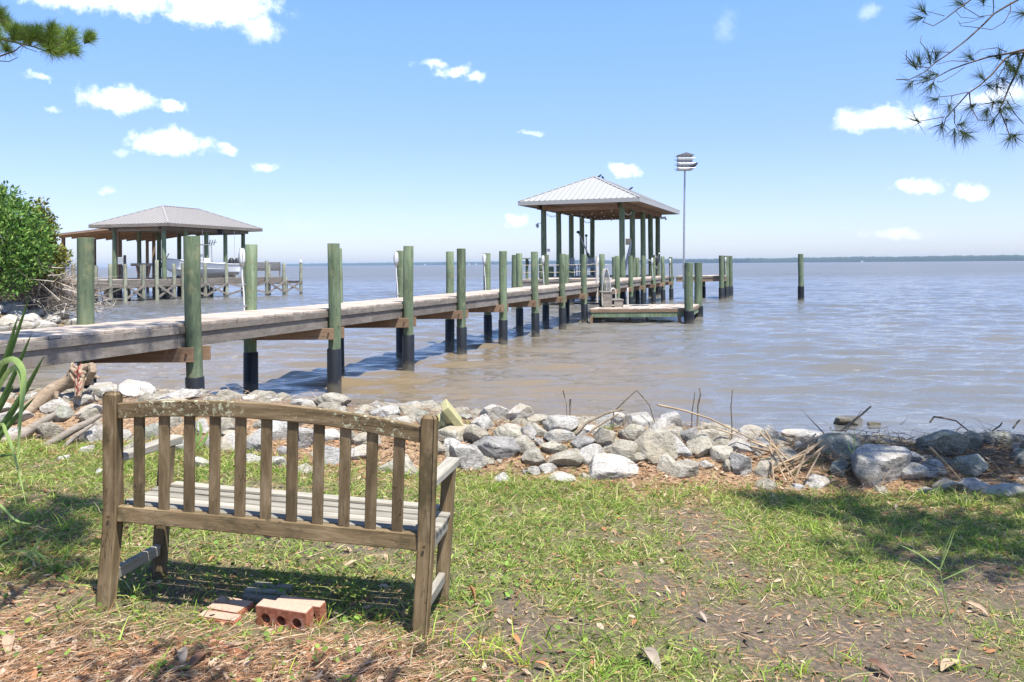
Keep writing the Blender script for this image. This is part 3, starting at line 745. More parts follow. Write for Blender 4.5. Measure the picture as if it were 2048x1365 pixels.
# furniture and gear on the boathouse deck
def deck_chair(loc, yaw, label):
    o = empty('deck_chair', loc, (0, 0, yaw)); tag(o, label, 'chair')
    for k in range(5): MB().box((-.26+.13*k, .28+.0, .78), (.11, .03, .62), .004).build('back_slat', M['bluegrey'], o)
    for k in range(4): MB().box((0, -.2+.12*k, .42), (.62, .1, .025)).build('seat_slat', M['bluegrey'], o)
    for sx in (-.36, .36):
        MB().box((sx, .02, .66), (.1, .66, .03)).build('armrest', M['bluegrey'], o)
        for sy in (-.25, .27): MB().box((sx, sy, .325), (.05, .08, .64)).build('leg', M['bluegrey'], o)
deck_chair((3.4, 47.6, DECK), .25, 'grey slatted deck chair on the boathouse deck, left of the pair')
deck_chair((4.45, 47.9, DECK), -.15, 'grey slatted deck chair on the boathouse deck, right of the pair')
fd, fdo = platform('boathouse_rear_deck', 'shaded timber deck floor inside the boathouse', [(2.25, 45.6), (5.6, 45.6), (9.2, 55.5), (6.0, 55.5)], DECK-.02, 60, 'side', ('greyX', 'greyX'), fascia=.15)
# lift motor box, lift arm, davit with fan, life ring, outboard, dock box
def fixed_box(name, px, py, Z, d, mat, label, cat):
    p = atY(px, py, Z); o = MB().box((0, 0, 0), d, .006).build(name, mat)
    MBb = MB().box((0, d[1]*.1-d[1]/2-.01, 0), (d[0]*.75, .012, d[2]*.75), .003).build('cover', mat, o)
    o.location = p; tag(o, label, cat); return o
fixed_box('lift_motor', 1257, 484, 46.1, (.3, .25, .34), M['rope'], 'tan lift motor box on the second right boathouse post', 'motor')
fixed_box('junction_box', 1097, 501, 45.3, (.16, .12, .16), M['steel'], 'small grey junction box on the front left boathouse post', 'junction box')
da = empty('lift_davit', ((1189-1024)/FPX*49, 49, DECK)); tag(da, 'slanting lift arm with dark head rising from the boathouse deck', 'davit')
MB().tube([(.0, 0, 0), (-.2, 0, .7), (-.4, 0, 1.35)], [.11, .1, .08], 8).build('base_arm', M['pile'], da, True)
MB().tube([(-.4, 0, 1.35), (-.68, 0, 2.0), (-.92, 0, 2.55)], [.05, .04, .035], 8).build('arm', M['steel'], da, True)
MB().blob((-.95, 0, 2.62), (.12, .1, .1)).build('head', M['dark'], da, True)
MB().tube([(-.45, .3, 0), (-.45, .3, 2.35)], .035, 8).build('mast', M['steel'], da, True)
MB().blob((-.45, .3, 2.42), (.09, .09, .1)).build('mast_light', M['dark'], da, True)
wv = empty('wind_ornament', atY(1079, 451, 45.4)); tag(wv, 'small hanging wind ornament on the front left boathouse post', 'ornament')
MB().tube([(.15, 0, .1), (-.1, 0, .12)], .015, 6).build('bracket', M['dark'], wv); MB().tube([(-.1, 0, .12), (-.12, 0, .0), (-.1, 0, -.15)], [.02, .1, .04], 8).build('body', M['bluegrey'], wv, True)
om = empty('outboard_motor', ((1312-1024)/FPX*47.2, 47.2, DECK)); tag(om, 'dark outboard motor standing at the right rear of the boathouse', 'outboard motor')
MB().tube([(0, 0, .05), (0, 0, .45), (-.02, 0, .75)], [.07, .08, .1], 8).build('shaft', M['dark'], om, True)
MB().tube([(-.02, 0, .72), (-.04, 0, .82), (-.06, 0, 1.05), (-.04, 0, 1.2)], [.15, .24, .22, .08], 10).build('cowling', M['dark'], om, True)
MB().tube([(0, -.1, .95), (.1, -.5, 1.3)], .03, 6).build('tiller', M['steel'], om)
hs = empty('wash_hose', ((1262-1024)/FPX*45.6, 45.6, DECK)); tag(hs, 'pale blue hose drooping from the boathouse post', 'hose')
MB().tube([(0, 0, 1.9), (-.12, -.05, 1.3), (-.3, -.05, .6), (-.35, 0, .02)], [.05, .09, .09, .04], 8).build('hose_bundle', M['bluegrey'], hs, True)
bk = empty('fish_net', ((1287-1024)/FPX*46, 46, DECK)); tag(bk, 'landing net with curved handle leaning by the boathouse posts', 'net')
MB().tube([(0, 0, 0), (.05, 0, .6), (.3, 0, .95), (.6, 0, .7), (.75, 0, .45)], .022, 6).build('hoop', M['steel'], bk, True)
MB().tube([(-.2, 0, .5), (.1, 0, .85), (.4, 0, .9)], .018, 6).build('handle', M['bluegrey'], bk, True)
def on_roof(s, t):   # a spot on the right-hand hip of the roof
    h = min(s, t, 6.7-s); p = BH0+V1*s+V2*t; return (p.x, p.y, EV+1.55*h/3.35+.035)
bird(on_roof(3.35, 4.6), .5, 'leftmost of the three dark birds on the white boathouse roof')
bird(on_roof(3.35, 5.5), 2.0, 'middle of the three dark birds on the white boathouse roof')
bird(on_roof(2.55, 9.3), .2, 'rightmost dark bird on the white boathouse roof, apart from the pair')
rb = MB().beam((0, 0, 0), (.35, 0, .05), .08, .14).build('roof_lamp', M['steel']); rb.location = atY(1321, 437, 53.6); tag(rb, 'small grey lamp on the rear right boathouse post under the eave', 'lamp')
MB().box((.34, 0, -.06), (.12, .14, .1)).build('lamp_head', M['steel'], rb)

# ------------------------------------------------------------------ the neighbour's pier
NA = Vector((-25.6, 48, 0)); NB = Vector((-15.9, 62, 0)); ND = (NB-NA).normalized(); NN = Vector((ND.y, -ND.x, 0))
npier = empty('neighbour_pier', NA); tag(npier, 'weathered neighbouring pier with cross braced piles at left, beyond the near pier', 'pier')
NL = (NB-NA).length; NZ = 1.31
for k in range(56):
    t0, t1 = NL*(k+.03)/56-1.5, NL*(k+.97)/56-1.5
    j = rd.uniform(-.004, .004)
    MB().hexa([ND*t0-NN*1.5+Vector((0, 0, NZ-.04+j)), ND*t0+Vector((0, 0, NZ-.04+j)), ND*t1+Vector((0, 0, NZ-.04+j)), ND*t1-NN*1.5+Vector((0, 0, NZ-.04+j)),
               ND*t0-NN*1.5+Vector((0, 0, NZ+j)), ND*t0+Vector((0, 0, NZ+j)), ND*t1+Vector((0, 0, NZ+j)), ND*t1-NN*1.5+Vector((0, 0, NZ+j))]).build('deck_board', M['greyX'], npier)
for off in (-.03, -1.47):
    MB().beam(ND*-1.5+NN*off+Vector((0, 0, NZ-.17)), ND*(NL-1.5)+NN*off+Vector((0, 0, NZ-.17)), .06, .25).build('stringer', M['greyY'], npier)
    MB().beam(ND*-1.5+NN*off*.98+Vector((0, 0, NZ-.38)), ND*(NL-1.5)+NN*off*.98+Vector((0, 0, NZ-.38)), .05, .16).build('stringer', M['greyY'], npier)
npx = [(145, 527), (219, 528), (249, 529), (285, 530), (312, 521), (346.5, 528), (364, 527), (408.5, 527), (451.5, 527), (531.5, 522), (566, 527), (600, 526)]
prev = None
for i, (px, ty) in enumerate(npx):
    u = (px-1024)/FPX; s = (u*NA.y-NA.x)/(ND.x-u*ND.y)
    p = ND*s+NN*.09; Z = NA.y+p.y
    top = CAMZ+(HOR-.0075*(px-1024)-ty)/FPX*Z
    make_pile(npier, p.x, p.y, top, r=.12, sleeve=0, seed=300+i, mat=M['pile_old'], n=10)
    make_pile(npier, p.x-NN.x*1.68, p.y-NN.y*1.68, NZ+(.9 if i % 3 == 1 else -.1), r=.13, sleeve=0, seed=330+i, mat=M['pile_old'], n=10)
    MB().beam(p+NN*.16-Vector((0, 0, -NZ+.42)), p-NN*1.9-Vector((0, 0, -NZ+.42)), .06, .2).build('cap_beam', M['greyX'], npier)
    if prev is not None and (px > 400 or i in (1, 3, 5)):
        a, b = prev, p
        if (b-a).length < 3.5:
            MB().beam(a+NN*.1+Vector((0, 0, .15)), b+NN*.1+Vector((0, 0, .95)), .04, .13).build('cross_brace', M['greyY'], npier)
            MB().beam(a+NN*.15+Vector((0, 0, .95)), b+NN*.15+Vector((0, 0, .15)), .04, .13).build('cross_brace', M['greyY'], npier)
    prev = p
# roof over the boat
G2 = Vector((.31, .95, 0)).normalized(); G1 = Vector((-G2.y, G2.x, 0))
c0 = atZ(336, 446, 5.0); c0.z = 0
nb_ = empty('neighbour_boathouse', c0); tag(nb_, 'open boathouse with grey hipped metal roof sheltering a boat at left', 'boathouse')
hip_roof(nb_, Vector(), G1, G2, 6.6, 10.4, 5.0, 1.42, M['roofg'], 22, 30, fascia_mat=M['greyX'])
q0 = Vector(((328.5-1024)/FPX*55, 55, 0)); s0 = Vector((-27.1, 56.27, 0))
npost = []
for px, base in ((328.5, q0), (372, q0), (413.6, q0), (451, q0), (486.5, q0), (229.5, s0), (279, s0), (318, s0), (358.5, s0), (396, s0)):
    u = (px-1024)/FPX; s = (u*base.y-base.x)/(G2.x-u*G2.y); p = base+G2*s; npost.append(p)
    o = make_pile(nb_, p.x-c0.x, p.y-c0.y, 4.86, r=.15, sleeve=.5, seed=400+int(px), n=12, mat=M['pile']); o.name = 'post'
for k in (0, 5):
    for off in (-.17, .17):
        MB().beam(npost[k]-c0-G2*.4+G1*off+Vector((0, 0, 4.7)), npost[k+4]-c0+G2*.4+G1*off+Vector((0, 0, 4.7)), .05, .26).build('header_beam', M['greyY'], nb_)
for k in range(5): MB().beam(npost[k]-c0+Vector((0, 0, 4.62)), npost[k+5]-c0+Vector((0, 0, 4.62)), .05, .2).build('tie_beam', M['greyX'], nb_)
lm = MB().box((0, 0, 0), (.32, .3, .45), .01).build('hoist_motor', M['dark']); lm.location = atY(441.5, 463, 60); tag(lm, 'dark hoist motor hanging under the grey boathouse roof', 'motor')
MB().tube([(0, 0, .2), (0, 0, .5)], .04, 6).build('hanger', M['steel'], lm)
# lean-to shelter
sh = empty('open_shelter', (-30, 65, 0)); tag(sh, 'low brown lean-to shelter with a sloping flat roof behind the grey boathouse', 'shelter')
o0 = Vector((-30, 65, 0)); A1, B1, C1, D1 = [v-o0 for v in (atY(106, 473, 60), atY(227, 459, 58), atY(392, 467, 68), atY(300.6, 482, 72))]
t = Vector((0, 0, .12))
MB().hexa([A1, B1, C1, D1, A1+t, B1+t, C1+t, D1+t]).build('roof', M['soffit'], sh)
t2 = Vector((0, 0, .16)); MB().hexa([v+t*1.05 for v in (A1, B1, C1, D1)]+[v+t2 for v in (A1, B1, C1, D1)]).build('roof_sheet', M['roofg'], sh)
for k in range(9):
    a = A1.lerp(D1, (k+.5)/9); b = B1.lerp(C1, (k+.5)/9); MB().beam(a-Vector((0, 0, .07)), b-Vector((0, 0, .07)), .06, .13).build('rafter', M['soffit'], sh)
for px, f_ in ((113, .06), (212, .35), (258, .62), (297, .93)):
    a = A1.lerp(D1, f_); a = a.lerp(B1.lerp(C1, f_), .06)
    MB().box((a.x, a.y, (a.z-.1-1.0)/2), (.2, .2, a.z+.9), .01).build('post', M['tanZ'], sh)
for f_ in (.1, .5, .9):
    a = B1.lerp(C1, f_).lerp(A1.lerp(D1, f_), .08); MB().box((a.x, a.y, (a.z-.1-1.0)/2), (.2, .2, a.z+.9), .01).build('post', M['tanZ'], sh)
ns, nso = platform('shelter_deck', 'timber deck below the lean-to shelter', [(-30.5, 54.5), (-25.5, 54.0), (-20.8, 63.5), (-27.5, 66)], NZ-.03, 30, 'side', ('greyX', 'greyX'), fascia=.2)
for i, (x, y) in enumerate(((-30, 55), (-28, 54.9), (-26.2, 55), (-29, 59), (-25, 58), (-23, 61), (-27, 65))): make_pile(ns, x-nso.x, y-nso.y, NZ-.2, r=.16, sleeve=.55, seed=500+i, n=10)

# the boat on its lift
def build_boat():
    bow = Vector(((332-1024)/FPX*56.2, 56.2, 1.0)); stern = Vector(((462-1024)/FPX*60.6, 60.6, 1.0))
    L = (stern-bow).length; d = (bow-stern).normalized()
    bo = empty('motor_boat', (stern.x, stern.y, 1.3), (0, 0, math.atan2(d.y, d.x))); tag(bo, 'white centre console motor boat lifted under the grey boathouse', 'boat')
    n = 14; V = []; k = 9
    for i in range(n):
        t = i/(n-1); x = L*t
        hw = 1.05*(1-max(0, (t-.45)/.55)**2.2)+.02; zt = .95+.42*t**2; zk = .0+.65*max(0, (t-.6)/.4)**2
        ch = .5*hw+.35*hw*(1-t)
        prof = [(-hw, zt), (-hw*.97, zt-.18), (-ch-.12*(1-t), zk+.42*(1-.3*t)+.1*t), (-ch*.9, zk+.3), (0, zk), (ch*.9, zk+.3), (ch+.12*(1-t), zk+.42*(1-.3*t)+.1*t), (hw*.97, zt-.18), (hw, zt)]
        V += [(x, y, z) for y, z in prof]
    F = [[i*k+j, (i+1)*k+j, (i+1)*k+j+1, i*k+j+1] for i in range(n-1) for j in range(k-1)]
    F.append(list(range(k)))
    MB().raw(V, F).build('hull', M['hull'], bo, True)
    b = MB()
    b.tube([V[i*k] for i in range(n)], .045, 6); b.tube([V[i*k+8] for i in range(n)], .045, 6); b.build('gunwale', M['white'], bo, True)
    MB().raw([(V[i*k][0], V[i*k][1]*.93, .62) for i in range(n)]+[(V[i*k+8][0], V[i*k+8][1]*.93, .62) for i in range(n)], [[i, i+1, n+i+1, n+i] for i in range(n-1)]).build('cockpit_floor', M['white'], bo)
    MB().box((L*.45, 0, 1.0), (.7, .75, .8), .03).build('console', M['white'], bo)
    MB().box((L*.45+.2, 0, 1.5), (.04, .7, .35)).build('windscreen', M['glass'], bo)
    f = MB()
    for sx in (.25, -.5):
        for sy in (-.42, .42): f.tube([(L*.45+sx, sy, .6), (L*.45+sx*.8, sy*.95, 2.35)], .03, 6)
    f.build('top_frame', M['steel'], bo)
    f = MB(); f.tube([(L*.45-.6, -.5, 2.35), (L*.45+.5, -.5, 2.35), (L*.45+.5, .5, 2.35), (L*.45-.6, .5, 2.35), (L*.45-.6, -.5, 2.35)], .03, 6); f.build('top_rail', M['steel'], bo)
    for k_ in range(4): MB().tube([(L*.45-.6, -.42+.28*k_, 2.35), (L*.45-.75, -.42+.28*k_, 2.72)], .025, 6).build('rod_holder', M['dark'], bo)
    MB().tube([(L*.45+.1, 0, 2.37), (L*.45-1.1, .1, 2.55)], .018, 5).build('fishing_rod', M['dark'], bo)
    for y in (-.35, .35):
        e = MB().tube([(-.3, y, .2), (-.3, y, .8)], [.07, .1], 8).build('outboard_leg', M['dark'], bo, True)
        MB().tube([(-.28, y, .78), (-.28, y, .9), (-.32, y, 1.25), (-.28, y, 1.42)], [.16, .26, .24, .1], 10).build('cowling', M['dark'], e, True)
    MB().box((L*.2, 0, .85), (.5, 1.1, .5), .05).build('seat', M['bluegrey'], bo)
    for x in (L*.15, L*.65):
        c = MB().beam((x, -1.5, .12), (x, 1.5, .12), .1, .16).build('lift_bunk', M['greyX'], bo)
    for x in (L*.15, L*.65):
        for sy in (-1.45, 1.45): MB().tube([(x, sy, .2), (x, sy, 3.3)], .012, 5).build('lift_cable', M['steel'], bo)
build_boat()
# bench at the end of the neighbour's pier and small things on its deck
nbn = empty('pier_end_bench', atY(536, 552, 62.5)); nbn.location.z = NZ; nbn.rotation_euler.z = .2; tag(nbn, 'grey slatted bench facing the bay at the end of the neighbouring pier', 'bench')
for k in range(5): MB().box((0, -.25-.02*k, .5+.13*k), (1.9, .03, .11)).build('back_slat', M['greyX'], nbn)
for k in range(3): MB().box((0, -.1+.14*k, .45), (1.9, .12, .03)).build('seat_slat', M['greyX'], nbn)
for sx in (-.85, 0, .85):
    MB().box((sx, -.23, .52), (.06, .05, 1.05)).build('back_post', M['greyZ'], nbn); MB().box((sx, .2, .22), (.06, .06, .44)).build('leg', M['greyZ'], nbn)
tb = empty('work_table', atY(287, 560, 56.5)); tb.location.z = NZ; tb.rotation_euler.z = -.25; tag(tb, 'plank work table on the neighbouring pier below the boat roof', 'table')
MB().box((0, 0, .95), (1.75, .4, .2), .01).build('table_top', M['greyX'], tb)
for sx in (-.55, .55): MB().beam((sx*.6, 0, 0), (sx, 0, .9), .09, .09, up=(0, 1, 0)).build('leg', M['tanZ'], tb)
eb = empty('power_pedestal', atY(244, 560, 55.5)); eb.location.z = NZ; tag(eb, 'pale electrical box on a dark stem on the neighbouring pier', 'electrical box')
MB().box((0, 0, .45), (.1, .1, .9)).build('stem', M['dark'], eb); MB().box((-.05, 0, 1.22), (.38, .22, .48), .02).build('box', M['bluegrey'], eb); MB().box((.2, 0, 1.3), (.12, .2, .6), .02).build('meter', M['dark'], eb)
cr = empty('bow_clutter', atY(315, 556, 55.8)); cr.location.z = NZ; tag(cr, 'dark hose reel and hooks at the bow end of the lifted boat', 'hose reel')
MB().tube([(0, -.15, .9), (0, .15, .9)], .28, 12).build('reel', M['dark'], cr, True); MB().box((0, 0, .5), (.1, .1, 1.0)).build('stand', M['dark'], cr)
MB().tube([(.1, 0, 1.1), (.3, 0, 1.35), (.5, 0, 1.2), (.8, 0, 1.7)], .03, 6).build('hook', M['rust'], cr)
gu = MB().tube([(-.2, 0, .05), (-.08, 0, .1), (.05, 0, .14), (.14, 0, .22), (.22, 0, .22), (.28, 0, .2)], [.01, .06, .08, .05, .035, .006], 8).build('gull', M['white'], None, True)
uu = (600-1024)/FPX; ss = (uu*NA.y-NA.x)/(ND.x-uu*ND.y); pp = NA+ND*ss+NN*.09
gu.location = (pp.x, pp.y, CAMZ+(HOR+3.2-526)/FPX*pp.y-.035); gu.rotation_euler.z = 2; tag(gu, 'pale gull perched on the last pile of the neighbouring pier', 'bird')

# ------------------------------------------------------------------ garden bench (seen from behind)
bench = empty('garden_bench', (-1.101, 3.548, .5623), (-.0416, .0572, -.1282)); tag(bench, 'weathered wooden garden bench with lichen, seen from behind, facing the bay', 'bench')
def build_bench():
    Wd = 1.42; ky, kz, ty, h, fy = .0107+.0, .367, -.058, .952, .4265
    def kinked(x):
        t = .0325; b = MB(); prof = [(-.035, -.03, 0), (0, 0, 0)]
        secs = [(0, -.06), (ky, kz-.02), (ky-.002, kz+.05), (ty, h-.012), (ty, h)]
        V = []
        for i, (y, z) in enumerate(secs):
            w = .0325 if i < 4 else .024; dd = .034 if i in (1, 2) else (.030 if i < 4 else .022)
            c = .006
            for (sx, sy) in ((-1, -1), (1, -1), (1, 1), (-1, 1)):
                V += [(x+sx*(w-c if (sx*sy > 0) else w), y+sy*(dd if (sx*sy > 0) else dd-c), z), (x+sx*(w if (sx*sy > 0) else w-c), y+sy*(dd-c if (sx*sy > 0) else dd), z)]
        n = 8; m = len(secs)
        F = [[i*n+k, i*n+(k+1) % n, (i+1)*n+(k+1) % n, (i+1)*n+k] for i in range(m-1) for k in range(n)]
        F += [list(range(n-1, -1, -1)), [(m-1)*n+k for k in range(n)]]
        b.raw(V, F); return b
    for sx in (-1, 1): kinked(sx*Wd/2).build('rear_leg', M['benchZ'], bench)
    def ly(z): return ky+(ty-ky)*max(0, (z-kz))/(h-kz)
    # arched top rail
    n = 16; V = []; zt0, zt1 = .905, .835; arch = .048; th = .019
    for i in range(n+1):
        t = i/n; x = -Wd/2+.03+(Wd-.06)*t; a = arch*(1-(2*t-1)**2)
        for (z, s) in ((zt1+a, -1), (zt0+a, -1), (zt0+a, 1), (zt1+a, 1)):
            c = .0
            V.append((x, ly(z)+s*th, z))
    F = [[i*4+k, i*4+(k+1) % 4, (i+1)*4+(k+1) % 4, (i+1)*4+k] for i in range(n) for k in range(4)]+[[3, 2, 1, 0], [n*4, n*4+1, n*4+2, n*4+3]]
    tr = MB().raw(V, F).build('top_rail', M['benchtop'], bench)
    bv = tr.modifiers.new('edge', 'BEVEL'); bv.width = .005; bv.segments = 2; bv.limit_method = 'ANGLE'
    zl = .412
    lr = MB().beam((-Wd/2+.03, ly(zl), zl), (Wd/2-.03, ly(zl), zl), .036, .07, .004).build('lower_rail', M['benchX'], bench)
    xs = [273, 323, 375, 427, 479, 531, 584.5, 637, 690, 743, 797.6]
    for i in range(11):
        x = -Wd/2+Wd*(.088+.0823*i); t = (x+Wd/2)/Wd; a = arch*(1-(2*t-1)**2); z1 = zt1+a+.008; z0 = zl+.03
        MB().hexa([Vector((x+sx*.0235, ly(z)+sy*.009, z)) for z in (z0, z1) for sx, sy in ((-1, -1), (1, -1), (1, 1), (-1, 1))], .003).build('back_slat', M['benchZ'], bench)
    af, ar = .672, .668; fs = .515
    for sx in (-1, 1):
        x = sx*Wd/2
        MB().box((x, fy, .29), (.06, .055, .70), .005).build('front_leg', M['benchZ'], bench)
        # arm
        MB().hexa([Vector(p) for p in ((x-.024, ly(ar)+.02, ar-.035), (x+.024, ly(ar)+.02, ar-.035), (x+.034, fs, af-.042), (x-.034, fs, af-.042),
                                       (x-.024, ly(ar)+.02, ar), (x+.024, ly(ar)+.02, ar), (x+.034, fs, af), (x-.034, fs, af))], .006).build('armrest', M['bgreyY'], bench)
        MB().beam((x, .02, .13), (x, fy-.02, .13), .032, .052, .004).build('stretcher', M['bgreyY'], bench)
        MB().beam((x, ky+.02, .385), (x, fy-.02, .385), .032, .07, .004).build('seat_rail', M['bgreyY'], bench)
    MB().beam((-Wd/2+.03, fy, .375), (Wd/2-.03, fy, .375), .032, .07, .004).build('seat_rail', M['benchX'], bench)
    MB().beam((0, ky+.02, .385), (0, fy-.02, .385), .032, .06, .004).build('seat_rail', M['bgreyY'], bench)
    ns = 6; y0, y1 = ky+.035, fy+.055
    for i in range(ns):
        y = y0+(y1-y0)*(i+.5)/ns; z = .432+.012*((i/(ns-1)-.45)**2)*6-.012
        MB().box((0, y, z), (Wd+.05 if 0 < i < ns-1 else Wd-.065, (y1-y0)/ns-.012, .018), .004).build('seat_slat', M['bgreyX'], bench)
    for sx in (-1, 1):
        MB().tube([(sx*Wd/2, ly(.4)-.0335, .4), (sx*Wd/2, ly(.4)-.038, .4)], .006, 8).build('peg', M['rust'], bench)
build_bench()

# ------------------------------------------------------------------ rocks
def ico(n):
    b = MB().blob((0, 0, 0), 1.0); v = [Vector(p) for p in b.v]; f = [tuple(q) for q in b.f]
    for _ in range(n):
        cache = {}; nf = []
        def mid(a, c):
            key = (min(a, c), max(a, c))
            if key not in cache: cache[key] = len(v); v.append(((v[a]+v[c])/2).normalized())
            return cache[key]
        for a, c, d in f:
            x, y, z = mid(a, c), mid(c, d), mid(d, a); nf += [(a, x, z), (c, y, x), (d, z, y), (x, y, z)]
        f = nf
    return np.array([tuple(p) for p in v]), np.array(f)
ICO4 = ico(4); ICO3 = ico(3); ICO2 = ico(2)
def rock_pts(dims, seed, base=ICO3, planes=15, rough=.035):
    r = np.random.default_rng(seed); D = base[0]
    n = r.normal(size=(planes, 3)); n /= np.linalg.norm(n, axis=1)[:, None]; h = r.uniform(.55, .92, planes)
    dn = D@n.T; rad = np.where(dn > .05, h[None]/np.maximum(dn, .05), 9)
    k = 34; rr = -np.log(np.exp(-k*rad).sum(1)+math.exp(-k*1.12))/k
    rr = np.maximum(rr, .35)
    P = D*rr[:, None]
    q = r.uniform(0, 50, 3)
    def n3(p, s): return (fbm(p[:, 0]*s+q[0]+p[:, 2]*s*.6, p[:, 1]*s+q[1]-p[:, 2]*s*.7, 4)-.47)
    P = P*(1+rough*3.2*n3(P, 2.3)+rough*2.2*n3(P, 6.0))[:, None]
    mn, mx = P.min(0), P.max(0); P = (P-(mn+mx)/2)/(mx-mn)
    return P*np.array(dims)
tones = {'p': 'rockp', 'g': 'rockg', 'y': 'rocky', 'm': 'rockm', 'w': 'rockw'}
words = {'p': 'pale grey', 'g': 'mid grey', 'y': 'tan', 'm': 'mossy grey', 'w': 'wet brown'}
nrock = [0]
def add_rock(c, dims, seed, tone, label, group='rocks of the shore bank', base=ICO3, rz=None):
    r = random.Random(seed)
    P = rock_pts(dims, seed, base)
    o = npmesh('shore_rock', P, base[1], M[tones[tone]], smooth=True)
    o.data.set_sharp_from_angle(angle=R(28))
    o.location = c; o.rotation_euler = (r.uniform(-.12, .12), r.uniform(-.12, .12), r.uniform(-.25, .25) if rz is None else rz)
    tag(o, label, 'rock', group); nrock[0] += 1; return o
# (zoom origin, zoom factor, list of (cx, cy, w, h, tone))
RK = []
def zl_(ox, oy, s, L):
    for e in L: RK.append((ox+e[0]/s, oy+e[1]/s, e[2]/s, e[3]/s, e[4], e[5] if len(e) > 5 else None))
zl_(840, 740, 3.103, [(460, 285, 185, 135, 'p'), (620, 295, 155, 125, 'p'), (800, 270, 95, 95, 'p'), (930, 285, 215, 155, 'g'), (1040, 280, 85, 70, 'p'), (710, 285, 80, 70, 'g'),
 (390, 340, 125, 100, 'p'), (720, 328, 105, 60, 'y'), (870, 350, 195, 130, 'p'), (725, 380, 115, 85, 'y'), (555, 385, 175, 85, 'y'), (675, 408, 95, 95, 'g'), (200, 405, 215, 110, 'y'), (350, 425, 150, 140, 'y'), (100, 378, 65, 55, 'g'),
 (870, 418, 185, 85, 'p'), (470, 495, 275, 150, 'g', 'broad layered grey rock lying low in the bank, second right of the bench'), (650, 482, 145, 130, 'y'), (830, 492, 145, 80, 'y'), (740, 452, 55, 55, 'p'), (1010, 470, 135, 100, 'g'), (1145, 447, 128, 140, 'y'),
 (1070, 535, 155, 125, 'p'), (900, 570, 215, 115, 'y'), (705, 562, 135, 115, 'y'), (1190, 622, 290, 175, 'p', 'biggest pale flat-topped rock at the front foot of the bank, centre'), (1240, 502, 195, 120, 'y'), (1320, 397, 155, 105, 'y'), (1340, 340, 175, 115, 'p'),
 (1160, 330, 165, 135, 'p'), (1440, 490, 245, 195, 'y', 'big pitted tan rock in the middle of the bank'), (1480, 365, 165, 115, 'p'), (1560, 330, 135, 110, 'p'), (1450, 265, 295, 95, 'm', 'long tan slab lying on top of the rock bank'), (1600, 250, 135, 85, 'p'), (1600, 490, 140, 135, 'g', 'smooth blue-grey rock beside the big pitted rock'),
 (1670, 420, 115, 110, 'g'), (1745, 490, 155, 155, 'y', 'speckled upright tan rock right of the smooth blue-grey rock'), (1820, 420, 175, 90, 'y'), (1800, 335, 175, 125, 'p'), (1870, 540, 125, 115, 'y'), (1560, 412, 115, 75, 'y'), (1545, 600, 165, 125, 'y'), (1630, 630, 185, 95, 'y'),
 (1960, 482, 165, 85, 'p'), (1985, 605, 115, 150, 'g'), (1905, 612, 65, 95, 'y'), (700, 640, 85, 75, 'p'), (510, 680, 85, 72, 'p'), (790, 622, 115, 70, 'p'), (870, 685, 165, 85, 'p'), (1030, 670, 62, 55, 'p'), (1665, 582, 85, 50, 'p'),
 (210, 480, 120, 95, 'p'), (310, 570, 215, 185, 'p', 'large smooth pale rock just right of the bench armrest'), (115, 505, 70, 105, 'y'), (1780, 592, 95, 50, 'p'), (1350, 560, 110, 70, 'y'), (1000, 402, 62, 52, 'g'), (280, 297, 85, 40, 'p')])
zl_(1380, 740, 3.066, [(370, 398, 145, 105, 'g'), (485, 402, 115, 95, 'g'), (700, 402, 225, 60, 'g'), (920, 490, 235, 175, 'm', 'rounded grey-green rock leaning behind the reeds, right of centre'), (1150, 622, 335, 265, 'p', 'biggest wedge-shaped pale rock at the right end of the bank front'), (1350, 642, 135, 130, 'p'),
 (1470, 622, 155, 115, 'g'), (1340, 550, 145, 85, 'p'), (1540, 472, 235, 195, 'm', 'large shaded square rock at the right of the bank'), (1690, 462, 105, 155, 'm'), (1690, 602, 215, 135, 'm'), (1565, 722, 175, 95, 'y'), (1740, 722, 185, 85, 'g'), (1920, 747, 225, 85, 'p'), (2020, 552, 70, 115, 'm'),
 (1950, 442, 205, 105, 'm'), (910, 617, 125, 115, 'm'), (1085, 532, 95, 55, 'p'), (765, 687, 85, 75, 'p'), (440, 622, 105, 115, 'y'), (300, 592, 115, 150, 'g'), (1400, 382, 165, 60, 'g')])
zl_(0, 700, 3.4115, [(90, 465, 250, 110, 'p'), (100, 590, 205, 110, 'p'), (400, 385, 185, 115, 'p'), (430, 448, 125, 120, 'm', 'small lichen-yellow rock between the driftwood branches'), (360, 562, 185, 145, 'y'), (570, 352, 125, 85, 'p'), (640, 422, 165, 95, 'p'), (690, 292, 185, 115, 'p'),
 (620, 465, 125, 115, 'y'), (620, 592, 185, 145, 'p'), (590, 690, 105, 75, 'p'), (435, 746, 64, 45, 'p'), (680, 840, 62, 45, 'p'), (870, 280, 85, 95, 'p'), (840, 590, 65, 85, 'p'), (860, 705, 105, 115, 'y'), (40, 400, 125, 70, 'p'), (150, 332, 65, 45, 'y'), (470, 332, 85, 55, 'p')])
zl_(140, 740, 2.4375, [(325, 108, 155, 95, 'p', 'pale domed rock on top of the bank above the bench, near its left post'), (520, 130, 185, 55, 'p'), (160, 122, 145, 85, 'p'), (265, 332, 65, 65, 'p'), (400, 312, 115, 85, 'm'), (770, 282, 85, 75, 'y'), (915, 362, 115, 125, 'g'), (800, 372, 155, 105, 'p'),
 (1020, 302, 135, 115, 'g'), (1140, 352, 85, 105, 'g'), (640, 462, 85, 65, 'p'), (890, 442, 85, 65, 'p'), (1010, 462, 85, 65, 'p'), (500, 262, 95, 65, 'y'), (620, 292, 105, 85, 'p'), (700, 362, 85, 85, 'p'), (540, 382, 65, 85, 'p')])
